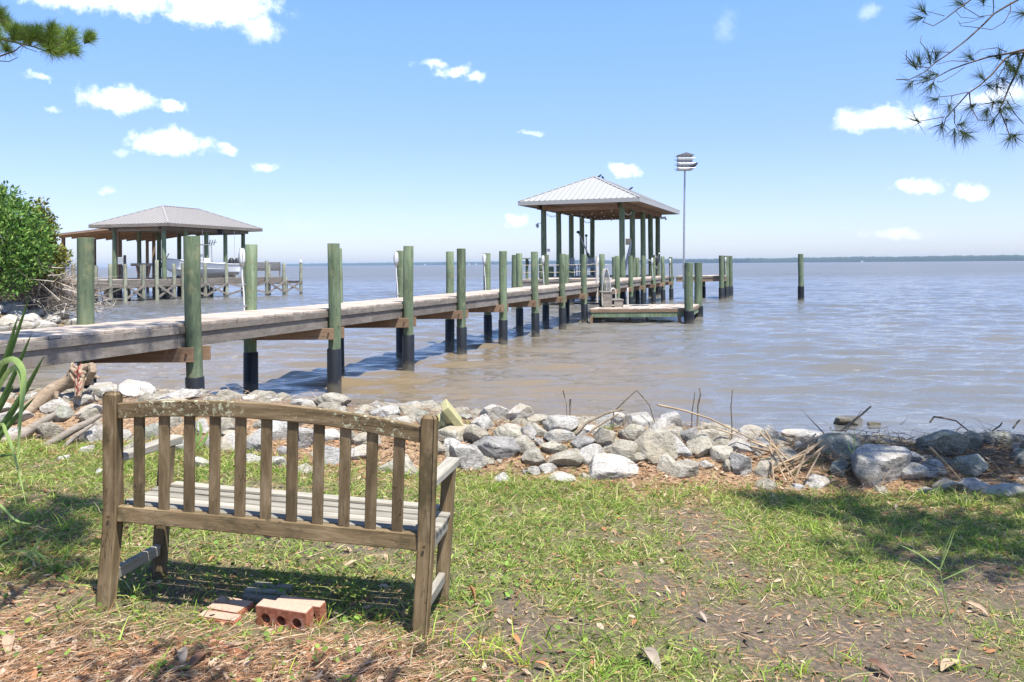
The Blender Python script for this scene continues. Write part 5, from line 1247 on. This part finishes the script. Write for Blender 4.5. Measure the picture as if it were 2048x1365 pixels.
def holed_brick(L, H, T):
    """brick lying on its long edge, three holes through the wide face that looks at -y"""
    b = MB(); n = 12; xs = [-L*.31, 0, L*.31]; r0 = H*.23
    cells = [(-L/2, -L*.155), (-L*.155, L*.155), (L*.155, L/2)]
    for y, fl in ((-T/2, 1), (T/2, -1)):
        for (xa, xb), xc in zip(cells, xs):
            ring = [(xc+r0*math.cos(2*math.pi*k/n+math.pi/n), y, r0*math.sin(2*math.pi*k/n+math.pi/n)) for k in range(n)]
            out = []
            for k in range(n):
                a = 2*math.pi*k/n+math.pi/n; cx, sz = math.cos(a), math.sin(a)
                hx = (xb-xc) if cx > 0 else (xc-xa); s = min(hx/max(abs(cx), 1e-6), H/2/max(abs(sz), 1e-6)); out.append((xc+cx*s, y, sz*s))
            base = len(b.v); b.v += ring+out
            for k in range(n):
                k2 = (k+1) % n; q = [base+k, base+k2, base+n+k2, base+n+k]; b.f.append(q if fl < 0 else q[::-1])
            for cxn, czn in ((xa, -H/2), (xb, -H/2), (xb, H/2), (xa, H/2)):
                a = math.atan2(czn, cxn-xc); ks = [k for k in range(n)]
                k = int(((a-math.pi/n) % (2*math.pi))//(2*math.pi/n)); k2 = (k+1) % n
                vi = len(b.v); b.v.append((cxn, y, czn)); q = [base+n+k, base+n+k2, vi]; b.f.append(q if fl < 0 else q[::-1])
    for xc in xs:
        b.tube([(xc, -T/2, 0), (xc, T/2, 0)], r0, n, cap=False)
    for z in (-H/2, H/2): b.raw([(-L/2, -T/2, z), (L/2, -T/2, z), (L/2, T/2, z), (-L/2, T/2, z)], [(0, 1, 2, 3)])
    for x in (-L/2, L/2): b.raw([(x, -T/2, -H/2), (x, T/2, -H/2), (x, T/2, H/2), (x, -T/2, H/2)], [(0, 1, 2, 3)])
    return b
byaw = -.30
for i, (px, py, lab) in enumerate(((566, 1262, 'red brick with three round holes standing on edge under the bench, front one'), (598, 1244, 'red brick standing on edge right behind the brick with holes'))):
    g = hit(px, py); L, H, T = (.245, .10, .058) if i == 0 else (.22, .09, .055)
    o = holed_brick(L, H, T).build('brick', M['brick']); o.location = g+Vector((0, .03, H/2-.012)); o.rotation_euler = (.12, .02, byaw+.04*i); tag(o, lab, 'brick', 'loose bricks under the bench')
    MB().box((0, 0, H/2+.002), (L*.985, T*.96, .005), .002).build('bleached_edge', M['mortar'], o)
for i, (px, py, L, mt, lab) in enumerate(((440, 1243, .19, 'brick', 'bleached red brick sunk in the straw, nearest of the sunken row'), (452, 1226, .17, 'brick', 'second sunken brick of the row left of the upright bricks'), (468, 1214, .19, 'brick', 'third sunken brick of the row left of the upright bricks'),
        (520, 1207, .17, 'slat', 'dark weathered slat on the ground directly behind the sunken bricks'), (530, 1194, .2, 'slat', 'middle weathered slat on the ground behind the upright bricks'), (545, 1182, .2, 'slat', 'rearmost weathered slat on the ground below the bench seat'),
        (455, 1300, .24, 'brick', 'dark buried brick edge showing through pine straw in front of the bricks'), (625, 1300, .1, 'brick', 'broken brick chunk half buried in front of the right upright brick'))):
    g = hit(px, py)
    if mt == 'brick':
        o = MB().box((0, 0, 0), (L, .055, .07), .006).build('brick', M['brick']); o.location = g+Vector((0, 0, -.012 if i < 6 else -.028)); o.rotation_euler = (.1, .0, byaw-.05*i); tag(o, lab, 'brick', 'sunken bricks under the bench')
        if i < 3: MB().box((0, 0, .0365), (L*.97, .05, .004), .0015).build('bleached_edge', M['mortar'], o)
    else:
        o = MB().box((0, 0, 0), (L, .035, .05), .004).build('old_slat', M['bgreyX']); o.location = g+Vector((0, 0, .005)); o.rotation_euler = (.1, 0, byaw+.08); tag(o, lab, 'slat', 'old slats on the ground')

# ------------------------------------------------------------------ debris heap, brush pile
def twig_cloud(n, fn, L0, L1, w0, w1, pal, segs=2):
    P, D = fn(n); c = np.array(pal)[rng.choice(len(pal), n)]*rng.uniform(.7, 1.2, (n, 1))
    bend = rng.normal(0, .18, (n, 3))
    return strips(P, D, rng.uniform(L0, L1, n), rng.uniform(w0, w1, n), bend, c, segs)
def rand_dir(n, zs=1.0, up=0):
    d = rng.normal(size=(n, 3)); d[:, 2] = d[:, 2]*zs+up; return d/np.linalg.norm(d, axis=1)[:, None]
def debris(n):
    px = rng.uniform(1640, 2090, n); Y = rng.normal(7.0, .22, n); X = (px-1024)/FPX*Y
    z = gz(X, Y)+np.abs(rng.normal(0, .07, n))*(1-.0*X)
    return np.stack([X, Y, z], -1), rand_dir(n, .35)
pd_ = [(.10, .08, .06), (.17, .13, .095), (.26, .2, .14), (.05, .04, .032), (.33, .26, .19)]
V, F, C = joinv([twig_cloud(600, debris, .06, .38, .004, .010, pd_), twig_cloud(700, debris, .03, .15, .002, .005, pd_)])
tag(npmesh('washed_up_debris', V, F, M['dryattr'], colors=C), 'dark tangle of washed up twigs and roots on the shaded right rocks', 'debris', kind='stuff')
# little roots and twigs between rocks all along
def gaps(n):
    X = rng.uniform(-5, 5, n); Y = yb(X)+rng.uniform(-.05, 1.3, n); return np.stack([X, Y, gz(X, Y)+rng.uniform(0, .06, n)], -1), rand_dir(n, .3)
V, F, C = joinv([twig_cloud(2600, gaps, .04, .22, .002, .006, [(.3, .2, .12), (.42, .3, .2), (.2, .14, .1), (.48, .36, .25)])])
tag(npmesh('twig_scatter', V, F, M['dryattr'], colors=C), 'brown twigs and straw caught in the gaps of the rock bank', 'twigs', kind='stuff')
def brush(n):
    px = rng.normal(70, 46, n); Y = rng.normal(33, 1.3, n); top = np.interp(px, [-60, 0, 50, 100, 150, 180], [2.0, 2.2, 2.3, 1.9, 1.1, .3])
    X = (px-1024)/FPX*Y; z = .35+rng.random(n)**.8*top
    return np.stack([X, Y, z], -1), rand_dir(n, .7)
pb = [(.34, .28, .22), (.42, .36, .29), (.24, .19, .15), (.5, .44, .36), (.16, .13, .1)]
V, F, C = joinv([twig_cloud(3600, brush, .3, 1.1, .014, .034, pb, 3), twig_cloud(300, brush, 1.0, 2.4, .03, .06, pb, 4)])
tag(npmesh('dead_brush', V, F, M['dryattr'], colors=C), 'tangled heap of bare grey-tan dead brush on the spit at far left', 'brush', kind='stuff')

# ------------------------------------------------------------------ leafy trees on the spit
def leaf_cloud(blobs, per_m3, size, pal, nz=.5):
    P, C, N = [], [], []
    for c, r in blobs:
        r = np.array(r); n = int(per_m3*4.2*np.prod(r)); u = rng.normal(size=(n, 3)); u /= np.linalg.norm(u, axis=1)[:, None]
        rad = (rng.random(n)**.35)*rng.uniform(.75, 1.12, n)
        p = u*rad[:, None]*r+np.array(c); P.append(p); N.append(u)
        C.append(np.array(pal)[rng.choice(len(pal), n)]*rng.uniform(.65, 1.3, (n, 1)))
    P = np.concatenate(P); C = np.concatenate(C); N = np.concatenate(N); n = len(P)
    L = rng.uniform(.6, 1.3, n)*size; d = N+rng.normal(0, .7, (n, 3)); d[:, 2] += nz; d /= np.linalg.norm(d, axis=1)[:, None]
    s = np.cross(d, rng.normal(size=(n, 3))); s /= np.linalg.norm(s, axis=1)[:, None]
    V = np.stack([P, P+d*(L*.5)[:, None]+s*(L*.24)[:, None], P+d*L[:, None], P+d*(L*.5)[:, None]-s*(L*.24)[:, None]], 1).reshape(-1, 3)
    return V, np.arange(n*4).reshape(n, 4), np.repeat(C, 4, 0)
M['bark'] = wood('bark', (.07, .05, .035), (.15, .11, .08), (.24, .19, .14), 'Z', 5, 4, bump=1)
def shrub_tree(name, base, label, blobs, dens, size, pal, limbs):
    o = empty(name, base); tag(o, label, 'tree'); B = Vector(base)
    V, F, C = leaf_cloud([(tuple(Vector(c)-B), r) for c, r in blobs], dens, size, pal)
    npmesh('crown', V, F, M['leafattr'], o, colors=C)
    b = MB(); b.tube([(0, 0, -.2), (.1, 0, .9), (.0, .1, 1.8)], [.16, .13, .09], 8)
    for e in limbs:
        e = Vector(e)-B; b.tube([(0, .05, .8), e*.5+Vector((0, 0, .3)), e], [.08, .05, .02], 6)
    b.build('trunk', M['bark'], o, True)
def bpx(L, Y): return [((tuple(atY(px, py, Y+dy))), (r, r, r*rz)) for px, py, dy, r, rz in L]
g1 = [(.10, .2, .04), (.14, .27, .05), (.19, .33, .065), (.06, .13, .03), (.24, .34, .08)]
bl = bpx([(-10, 420, 0, 1.0, .9), (30, 430, -.3, .8, .8), (60, 470, .2, .8, .9), (10, 480, -.6, 1.1, 1), (50, 520, -.3, .9, .9), (-20, 540, 0, 1.2, .8), (20, 570, -.6, .8, .6), (80, 500, .3, .6, .8), (-40, 470, .5, 1.3, 1.1), (15, 385, .2, .5, .6), (-25, 385, .3, .7, .6), (70, 440, .3, .45, .6)], 30)
shrub_tree('leafy_tree', (-19.2, 30.5, .7), 'bushy bright green broadleaf tree at the left edge above the brush', bl, 330, .17, g1, [q[0] for q in bl[:9]])
g2 = [(.17, .21, .04), (.24, .27, .045), (.31, .29, .05), (.10, .13, .03), (.26, .23, .045)]
bl = bpx([(85, 440, 0, .38, 1.1), (84, 412, .1, .22, 1.6), (60, 425, 0, .3, 1.3), (95, 470, 0, .42, 1), (75, 490, .1, .6, 1), (100, 510, 0, .55, .8), (85, 540, -.2, .7, .7), (120, 525, .1, .35, .7), (132, 508, .0, .22, .9), (101, 435, .2, .2, 1.2), (104, 455, 0, .22, .8), (70, 455, .2, .5, 1), (127, 515, .1, .2, .7), (60, 520, .1, .6, .9)], 31.5)
shrub_tree('olive_shrub', (-18.2, 32, .7), 'olive green upright shrub with pointed top right of the leafy tree', bl, 1500, .15, g2, [q[0] for q in bl[:9]])

# ------------------------------------------------------------------ pines framing the view
NP = [(.045, .085, .028), (.075, .12, .035), (.11, .15, .045), (.03, .055, .025)]
def tufts(centres, dirs, ln, per, w, pal, spread=.9):
    n = len(centres)*per; c = np.repeat(np.array(centres), per, 0); d0 = np.repeat(np.array(dirs), per, 0)
    d = d0*1.0+rng.normal(0, spread*.62, (n, 3)); d /= np.linalg.norm(d, axis=1)[:, None]
    back = rng.uniform(-.35, .1, n)*ln
    L = rng.uniform(.65, 1.15, n)*ln
    return strips(c+d0*back[:, None], d, L, rng.uniform(.8, 1.2, n)*w, rng.normal(0, .08, (n, 3))+np.array([0, 0, -.08]), np.array(pal)[rng.choice(len(pal), n)]*rng.uniform(.7, 1.3, (n, 1)), 2)
def pine(name, base, label, height, visible, vis_tufts, ln, w, pal, clumps, per, lean=(0, 0), trunk_r=.2, r_unit=1):
    """visible: branch polylines in space (pts, r0, r1); clumps: (centre, radius, tufts) foliage carried by limbs from the trunk"""
    o = empty(name, base); tag(o, label, 'pine tree'); B = Vector(base)
    tp = lambda t: Vector((lean[0]*t*t, lean[1]*t*t, height*t))
    MB().tube([tp(t) for t in np.linspace(-.02, 1, 12)], list(np.linspace(trunk_r, .03, 12)), 12).build('trunk', M['bark'], o, True)
    b = MB()
    for pts, r0, r1 in visible:
        q = [Vector(p)-B for p in pts]
        if r0/r_unit >= 6.5:      # main limbs start at the trunk
            a = tp(max(.15, min(.9, (q[0].z-.4)/height))); b.tube([a, a.lerp(q[0], .55)+Vector((0, 0, .12)), q[0]], [.06, .035, r0], 6)
        b.tube(q, list(np.linspace(r0, r1, len(pts))), 6)
    C, D = [], []
    for c, d in vis_tufts: C.append(tuple(Vector(c)-B)); D.append(d)
    parts = [tufts(C, D, ln, per, w, pal)]
    C, D = [], []
    for c, r, n in clumps:
        c = Vector(c)-B; t = max(.25, min(.95, (c.z-.6)/height)); a = tp(t)
        b.tube([a, a.lerp(c, .5)+Vector((0, 0, .15)), c], [.05, .035, .015], 6)
        for k in range(n):
            u = rng.normal(size=3); u /= np.linalg.norm(u); q = np.array(c)+u*np.array((r, r, r*.6))*rng.random()**.4
            C.append(q); D.append((u+np.array((0, 0, .5)))/np.linalg.norm(u+np.array((0, 0, .5))))
        for k in range(5):
            u = rand_dir(1)[0]; b.tube([c-Vector(u)*.1, c+Vector(u)*r*.8], [.015, .005], 5)
    if C: parts.append(tufts(C, D, .19, 70, .006, pal, 1.2))
    b.build('branch', M['bark'], o, True)
    V, F, Cc = joinv(parts); npmesh('needles', V, F, M['leafattr'], o, colors=Cc)
def zp(ox, oy, s, L, Y, wob=.06):
    return [atY(ox+x/s, oy+y/s, Y+wob*math.sin(x*.013+y*.02)) for x, y in L]
PR = [([(1700, -60), (1590, 0), (1500, 50), (1400, 110), (1300, 210), (1180, 320), (1050, 420), (920, 510), (840, 580), (720, 640), (610, 640)], 10, 3), ([(1760, 370), (1638, 400), (1520, 430), (1350, 460), (1190, 510), (1050, 560), (900, 640), (760, 680)], 11, 3), ([(1638, 420), (1540, 440), (1480, 480), (1380, 600), (1280, 690), (1190, 750), (1100, 850), (1010, 950), (990, 1020)], 9, 4),
      ([(1740, 300), (1638, 430), (1570, 600), (1520, 700), (1480, 800), (1440, 880), (1490, 1000), (1525, 1100)], 10, 4), ([(1330, -70), (1210, 0), (1100, 80), (1010, 150), (910, 210), (820, 175)], 7, 3), ([(1530, 20), (1530, 90), (1480, 180), (1380, 240), (1240, 220), (1130, 210), (1110, 170)], 4, 2), ([(1000, 130), (850, 90)], 3, 2), ([(1050, 420), (870, 420), (805, 340), (815, 285)], 3.5, 2),
      ([(870, 545), (740, 530), (695, 480), (695, 405)], 4, 2), ([(1190, 740), (1060, 770), (960, 780), (920, 800)], 4, 2.5), ([(1000, 940), (830, 970), (780, 975)], 4, 2), ([(1080, 880), (1080, 990), (1120, 1060), (1190, 1080)], 4, 2.5), ([(1200, 750), (1210, 860), (1270, 965), (1350, 970)], 5, 3), ([(1500, 810), (1560, 910), (1638, 1000)], 5, 3), ([(1400, 820), (1360, 830), (1260, 850)], 4, 2.5), ([(1190, 495), (1050, 490), (930, 520)], 4, 2), ([(1060, 770), (1045, 860)], 3, 2),
      ([(1140, 50), (1280, 135), (1390, 120)], 3, 3), ([(1390, -20), (1395, 60), (1390, 110)], 4, 3), ([(1500, 420), (1420, 385), (1300, 400), (1230, 450)], 4, 2), ([(1530, 440), (1480, 540), (1420, 640), (1310, 690)], 4, 2), ([(1520, 740), (1560, 830), (1620, 860)], 3, 2), ([(1090, 90), (1130, 140), (1240, 150), (1330, 130)], 2.5, 2), ([(1120, 190), (1200, 180), (1320, 140)], 2.5, 2), ([(940, 655), (975, 660), (1080, 600), (1160, 540)], 3, 2)]
YR = 7.0; kr = YR/FPX/4.015
visR = [(zp(1640, 0, 4.015, L, YR), a*kr, b_*kr) for L, a, b_ in PR]
TR = [(830, 90, -1, .6), (800, 150, -1, -.3), (760, 520, -.5, .8), (800, 500, -.2, 1), (930, 460, .1, 1), (880, 480, 0, 1), (910, 600, -1, -.2), (850, 630, -1, -.3), (730, 670, -.6, -.7), (900, 690, -.4, -1), (930, 800, -.8, -.3), (1040, 860, -.2, -.6), (780, 970, -.7, .3), (980, 1010, 0, -.6), (1080, 1070, -.1, -1), (1180, 1090, .2, -.7), (1150, 1070, .4, -.7), (1230, 850, -.4, -.5), (1390, 830, .1, -.3), (1450, 890, 0, -.5),
      (1400, 970, -.3, -.7), (1525, 1110, .1, -.7), (1560, 1090, .6, -.4), (1210, 465, -.8, .4), (1500, 510, .2, -.8), (1300, 620, -.5, .5), (1420, 690, .3, -.5), (1460, 640, .5, -.6), (1560, 560, .2, -1), (1130, 30, -.7, .3), (1310, 15, -.2, .5), (1630, 110, -.8, -.2), (1620, 620, .3, -.5), (1130, 1000, .8, -.1), (1500, 960, .5, -.2), (1350, 690, .5, -.3), (1440, 460, -.3, .3), (1440, 820, .5, -.2), (1590, 460, .3, -.7), (1530, 540, .0, -1), (1340, 900, -.2, -.8), (1500, 870, .6, -.3)]
vtR = [(atY(1640+x/4.015, y/4.015, YR+.06*math.sin(x*.013+y*.02)), np.array((dx, random.uniform(-.5, .5), dz+.15))) for x, y, dx, dz in TR]
def shade(px, py, t):      # a spot of the crown from which the sun throws its shade on this piece of ground
    return hit(px, py)+SUN*t
clR = [(shade(px, py, t), r, n) for px, py, t, r, n in ((1620, 1010, 4.6, .4, 26), (1540, 1000, 4.9, .3, 14), (1720, 1030, 4.8, .45, 30), (1760, 1110, 4.3, .35, 18), (1850, 1060, 4.7, .5, 34), (1960, 1060, 4.5, .5, 34), (1900, 1130, 4.4, .4, 22), (2040, 1110, 4.2, .5, 30), (1640, 900, 4.9, .45, 30), (1740, 890, 5.1, .5, 38), (1850, 900, 5.0, .55, 44), (1960, 900, 4.9, .55, 46), (2050, 910, 4.7, .6, 46), (1680, 950, 4.7, .35, 18), (1920, 960, 4.6, .4, 26), (2100, 1000, 4.8, .6, 40))]
pine('pine_tree', (6.8, 5.4, gz1(6.8, 5.4)), 'pine whose thin twigs and needle tufts hang into the top right corner', 9.5, visR, vtR, .15, .0034, NP, clR, 58, (-.5, -.6), .2, kr)
PLB = [([(-150, 250), (0, 270), (100, 290), (230, 320), (320, 355), (430, 375)], 9, 3), ([(-60, 420), (0, 385), (100, 350), (150, 310)], 7, 3), ([(0, 265), (200, 270), (380, 300), (500, 270), (590, 250)], 6, 2.5), ([(-40, 415), (60, 422), (120, 395)], 4, 2), ([(230, 320), (300, 290), (340, 310)], 3, 2), ([(100, 285), (180, 330), (250, 355)], 3, 2), ([(-60, 170), (20, 140), (60, 150)], 7, 2)]
YL = 8.0; kl = YL/FPX/3.413
visL = [(zp(0, 0, 3.413, L, YL, .1), a*kl, b_*kl) for L, a, b_ in PLB]
TL = [(20, 130), (110, 180), (180, 190), (260, 180), (340, 190), (400, 200), (470, 195), (600, 225), (300, 250), (380, 270), (430, 270), (500, 290), (340, 310), (400, 330), (220, 230), (150, 215), (60, 165), (90, 240), (40, 300), (270, 225), (200, 260), (460, 230), (330, 230), (590, 250), (490, 310), (130, 200), (240, 200), (310, 280), (0, 60), (-30, 200), (440, 300), (-20, 250)]
vtL = [(atY(x/3.413, y/3.413+8, YL+.15*math.sin(x*.05)), np.array((random.uniform(-.1, .5) if x < 560 else .6, random.uniform(-.4, .4), .8 if y < 280 else .3))) for x0, y0 in TL for x, y in ((x0, y0), (x0+random.uniform(-28, 28), y0+random.uniform(-22, 22)))]
clL = [(shade(px, py, t), r, n) for px, py, t, r, n in ((90, 1040, 4.8, .45, 34), (20, 1030, 4.8, .4, 26), (150, 1075, 4.6, .3, 16), (30, 1100, 4.5, .35, 20), (110, 1150, 4.4, .22, 8), (180, 1010, 5.0, .25, 10))]
clL += [(Vector((x, y, DECK))+SUN*t, r, n) for x, y, t, r, n in ((-5.2, 9.4, 5.5, .6, 44), (-5.6, 8.6, 5.2, .5, 30), (-4.6, 10.6, 5.8, .5, 30), (-5.0, 10.2, 5.6, .4, 20))]
pine('pine_tree', (-8.3, 7.6, gz1(-8.3, 7.6)), 'pine with dense green needle tufts reaching in at the top left', 10, visL, vtL, .125, .0036, [(.15, .26, .04), (.24, .35, .06), (.33, .41, .09), (.10, .17, .04)], clL, 150, (.8, -.3), .22, kl)

# unseen broadleaf tree added behind the viewpoint; crown placed to shade the nearest litter
gm = [(.06, .12, .03), (.09, .16, .04), (.04, .09, .03)]
sb = [(tuple(shade(px, py, t)), (r, r, r*.6)) for px, py, t, r in ((330, 1350, 4.2, .22), (450, 1345, 4.3, .2), (390, 1330, 4.4, .12), (745, 1322, 4.3, .14), (800, 1345, 4.2, .16), (90, 1150, 4.8, .2), (250, 1360, 4.1, .2), (620, 1362, 4.2, .16))]
sb += [((-1.5, -1.2, 5.2), (.9, .9, .6)), ((-.6, .2, 5.2), (.6, .6, .4)), ((.3, -.8, 5.6), (.9, .9, .6))]
shrub_tree('unseen_shade_tree', (-1.6, -2.2, .7), 'unseen broadleaf tree added behind the viewpoint to shade the nearest leaf litter', sb, 900, .11, gm, [q[0] for q in sb])

# ------------------------------------------------------------------ sword-leaved plant at the left edge
def blade_mat(name, c):
    m, w, b = material(name); tc = w.add('ShaderNodeTexCoord').outputs['Object']
    cc = w.mix(w.noise(tc, 9, 5, .65).outputs[0], [x*.6 for x in c], [min(1, x*1.4) for x in c]); w.set(b.inputs['Base Color'], cc); b.inputs['Roughness'].default_value = .4
    t = w.add('ShaderNodeBsdfTranslucent', {'Color': cc}); mx = w.add('ShaderNodeMixShader', {0: .35, 1: b.outputs[0], 2: t.outputs[0]}); w.l.new(mx.outputs[0], w.n['Material Output'].inputs[0]); return m
M['blade'] = blade_mat('sword_blade', (.10, .18, .045)); M['blade2'] = blade_mat('arching_blade', (.32, .44, .14))
def blade_strip(pts, w, mat, parent, fold=None):
    if fold is None: fold = .25 if mat is M['blade'] else .04
    pts = [Vector(p) for p in pts]
    # Catmull-like resample
    P = []
    for i in range(len(pts)-1):
        p0, p1, p2, p3 = pts[max(i-1, 0)], pts[i], pts[i+1], pts[min(i+2, len(pts)-1)]
        for t in np.linspace(0, 1, 6)[:-1]:
            P.append(.5*((2*p1)+(p2-p0)*t+(2*p0-5*p1+4*p2-p3)*t*t+(3*p1-p0-3*p2+p3)*t**3))
    P.append(pts[-1]); n = len(P); V = []
    for i, p in enumerate(P):
        t = i/(n-1); d = (P[min(i+1, n-1)]-P[max(i-1, 0)]).normalized(); s = d.cross(Vector((.25, -1, .2))).normalized(); nn = s.cross(d)
        ww = w*(.75+.5*t if t < .4 else .95)*(1-max(0, (t-.45)/.55)**1.7)+.0008
        V += [p-s*ww/2, p+nn*ww*fold, p+s*ww/2]
    F = [[i*3+j, i*3+j+1, i*3+j+4, i*3+j+3] for i in range(n-1) for j in (0, 1)]
    return npmesh('leaf_blade', V, F, mat, parent)
yb0 = Vector((-2.5, 3.62, gz1(-2.5, 3.62))); yu = empty('sword_leaf_plant', yb0); tag(yu, 'sword leaved green plant with arching blades at the left edge of the view', 'plant')
yc = yb0+Vector((.0, 0, .42))
MB().tube([(0, 0, -.05), (0, 0, .25), (0, 0, .45)], [.05, .05, .035], 8).build('stem', M['bark'], yu, True)
for L, w in (([(-70, 900), (0, 760), (60, 590)], .022), ([(-70, 900), (-10, 780), (36, 632)], .03), ([(-70, 905), (0, 810), (64, 666)], .026), ([(-70, 920), (20, 830), (88, 713)], .03), ([(-60, 940), (10, 860), (70, 795)], .024), ([(-90, 900), (-50, 780), (-10, 640)], .03), ([(-80, 890), (-70, 700), (-60, 560)], .03), ([(-100, 930), (-30, 925), (42, 908)], .018), ([(-70, 910), (-20, 850), (28, 770)], .028)):
    pts = [yc-yb0]+[atY(px, py, 3.62-.06*i)-yb0 for i, (px, py) in enumerate(L)][1:]
    blade_strip(pts, w, M['blade'], yu)
for L, w in (([(-70, 880), (-20, 770), (18, 720), (46, 742), (44, 810), (34, 860)], .026), ([(-70, 890), (-15, 800), (25, 737), (44, 760), (40, 850), (34, 930)], .022), ([(-70, 930), (-10, 860), (14, 870), (34, 930), (52, 1010)], .014), ([(-90, 980), (-20, 1000), (30, 1040), (64, 1048)], .010)):
    pts = [yc-yb0]+[atY(px, py, 3.55-.04*i)-yb0 for i, (px, py) in enumerate(L)][1:]
    blade_strip(pts, w, M['blade2'], yu)
# low arching clump beside it
g = hit(35, 1130); ac = empty('arching_grass_clump', g); tag(ac, 'clump of long arching pale green grass at the lower left edge', 'grass clump')
for L in ([(100, 1168), (92, 1120), (60, 1104), (0, 1103)], [(98, 1168), (60, 1145), (20, 1140), (-20, 1143)], [(-30, 1150), (0, 1095), (22, 1080), (8, 1060)], [(110, 1165), (124, 1120), (150, 1090)], [(30, 1150), (60, 1110), (85, 1075)], [(95, 1168), (80, 1130), (72, 1090), (88, 1070)]):
    blade_strip([atY(px, py, g.y)-g for px, py in L], .009, M['blade2'], ac)
# tall seed stalk weed at right and a broad-leaved weed among the rocks
g = hit(1902, 1245); wd = empty('tall_weed', g); tag(wd, 'single tall grass stalk with side leaves on the bare soil at right', 'weed')
MB().tube([atY(px, py, g.y)-g for px, py in ((1902, 1245), (1890, 1200), (1880, 1140), (1890, 1100), (1905, 1062))], [.003, .003, .0022, .0018, .001], 6).build('stalk', M['blade2'], wd, True)
for L in ([(1880, 1140), (1840, 1110), (1800, 1090)], [(1880, 1140), (1896, 1100), (1910, 1060)], [(1886, 1160), (1930, 1140), (1950, 1132)], [(1888, 1185), (1850, 1165), (1832, 1155)], [(1900, 1240), (1916, 1210), (1920, 1200)]):
    blade_strip([atY(px, py, g.y)-g for px, py in L], .0055, M['blade2'], wd)
g = hit(393, 905); w2 = empty('broad_leaf_weed', g); tag(w2, 'upright broad leaved green weed among rocks behind the left bench slats', 'weed')
MB().tube([(0, 0, -.02), (0, 0, .18), (.01, 0, .30)], [.005, .004, .002], 6).build('stalk', M['blade2'], w2, True)
for L in ([(392, 890), (402, 865), (398, 842)], [(392, 900), (410, 880), (416, 862)], [(393, 905), (378, 890), (370, 880)], [(394, 880), (386, 858), (384, 848)]):
    blade_strip([atY(px, py, g.y)-g for px, py in L], .03, M['blade2'], w2)
g = hit(1703, 925); w3 = empty('upright_grass_stem', g); tag(w3, 'single bright green grass stem against the debris at right', 'weed')
for L in ([(1710, 940), (1708, 890), (1710, 852)], [(1708, 920), (1680, 935), (1668, 950)], [(1709, 905), (1700, 900), (1696, 880)]):
    blade_strip([atY(px, py, g.y-.1)-g for px, py in L], .01, M['blade2'], w3)

# ------------------------------------------------------------------ haze over the bay
hm = bpy.data.materials.new('haze'); hm.use_nodes = True; nt = NT(hm.node_tree); nt.n.clear()
pv = nt.add('ShaderNodeVolumePrincipled', {'Color': (.62, .8, 1, 1), 'Density': .0001, 'Anisotropy': .2})
ou = nt.add('ShaderNodeOutputMaterial'); nt.l.new(pv.outputs[0], ou.inputs['Volume'])
hz_ = MB().box((0, 4700, 12.2), (19400, 9800, 34)).build('haze', hm); tag(hz_, 'thin bluish haze hanging over the water toward the horizon', 'haze', kind='stuff')
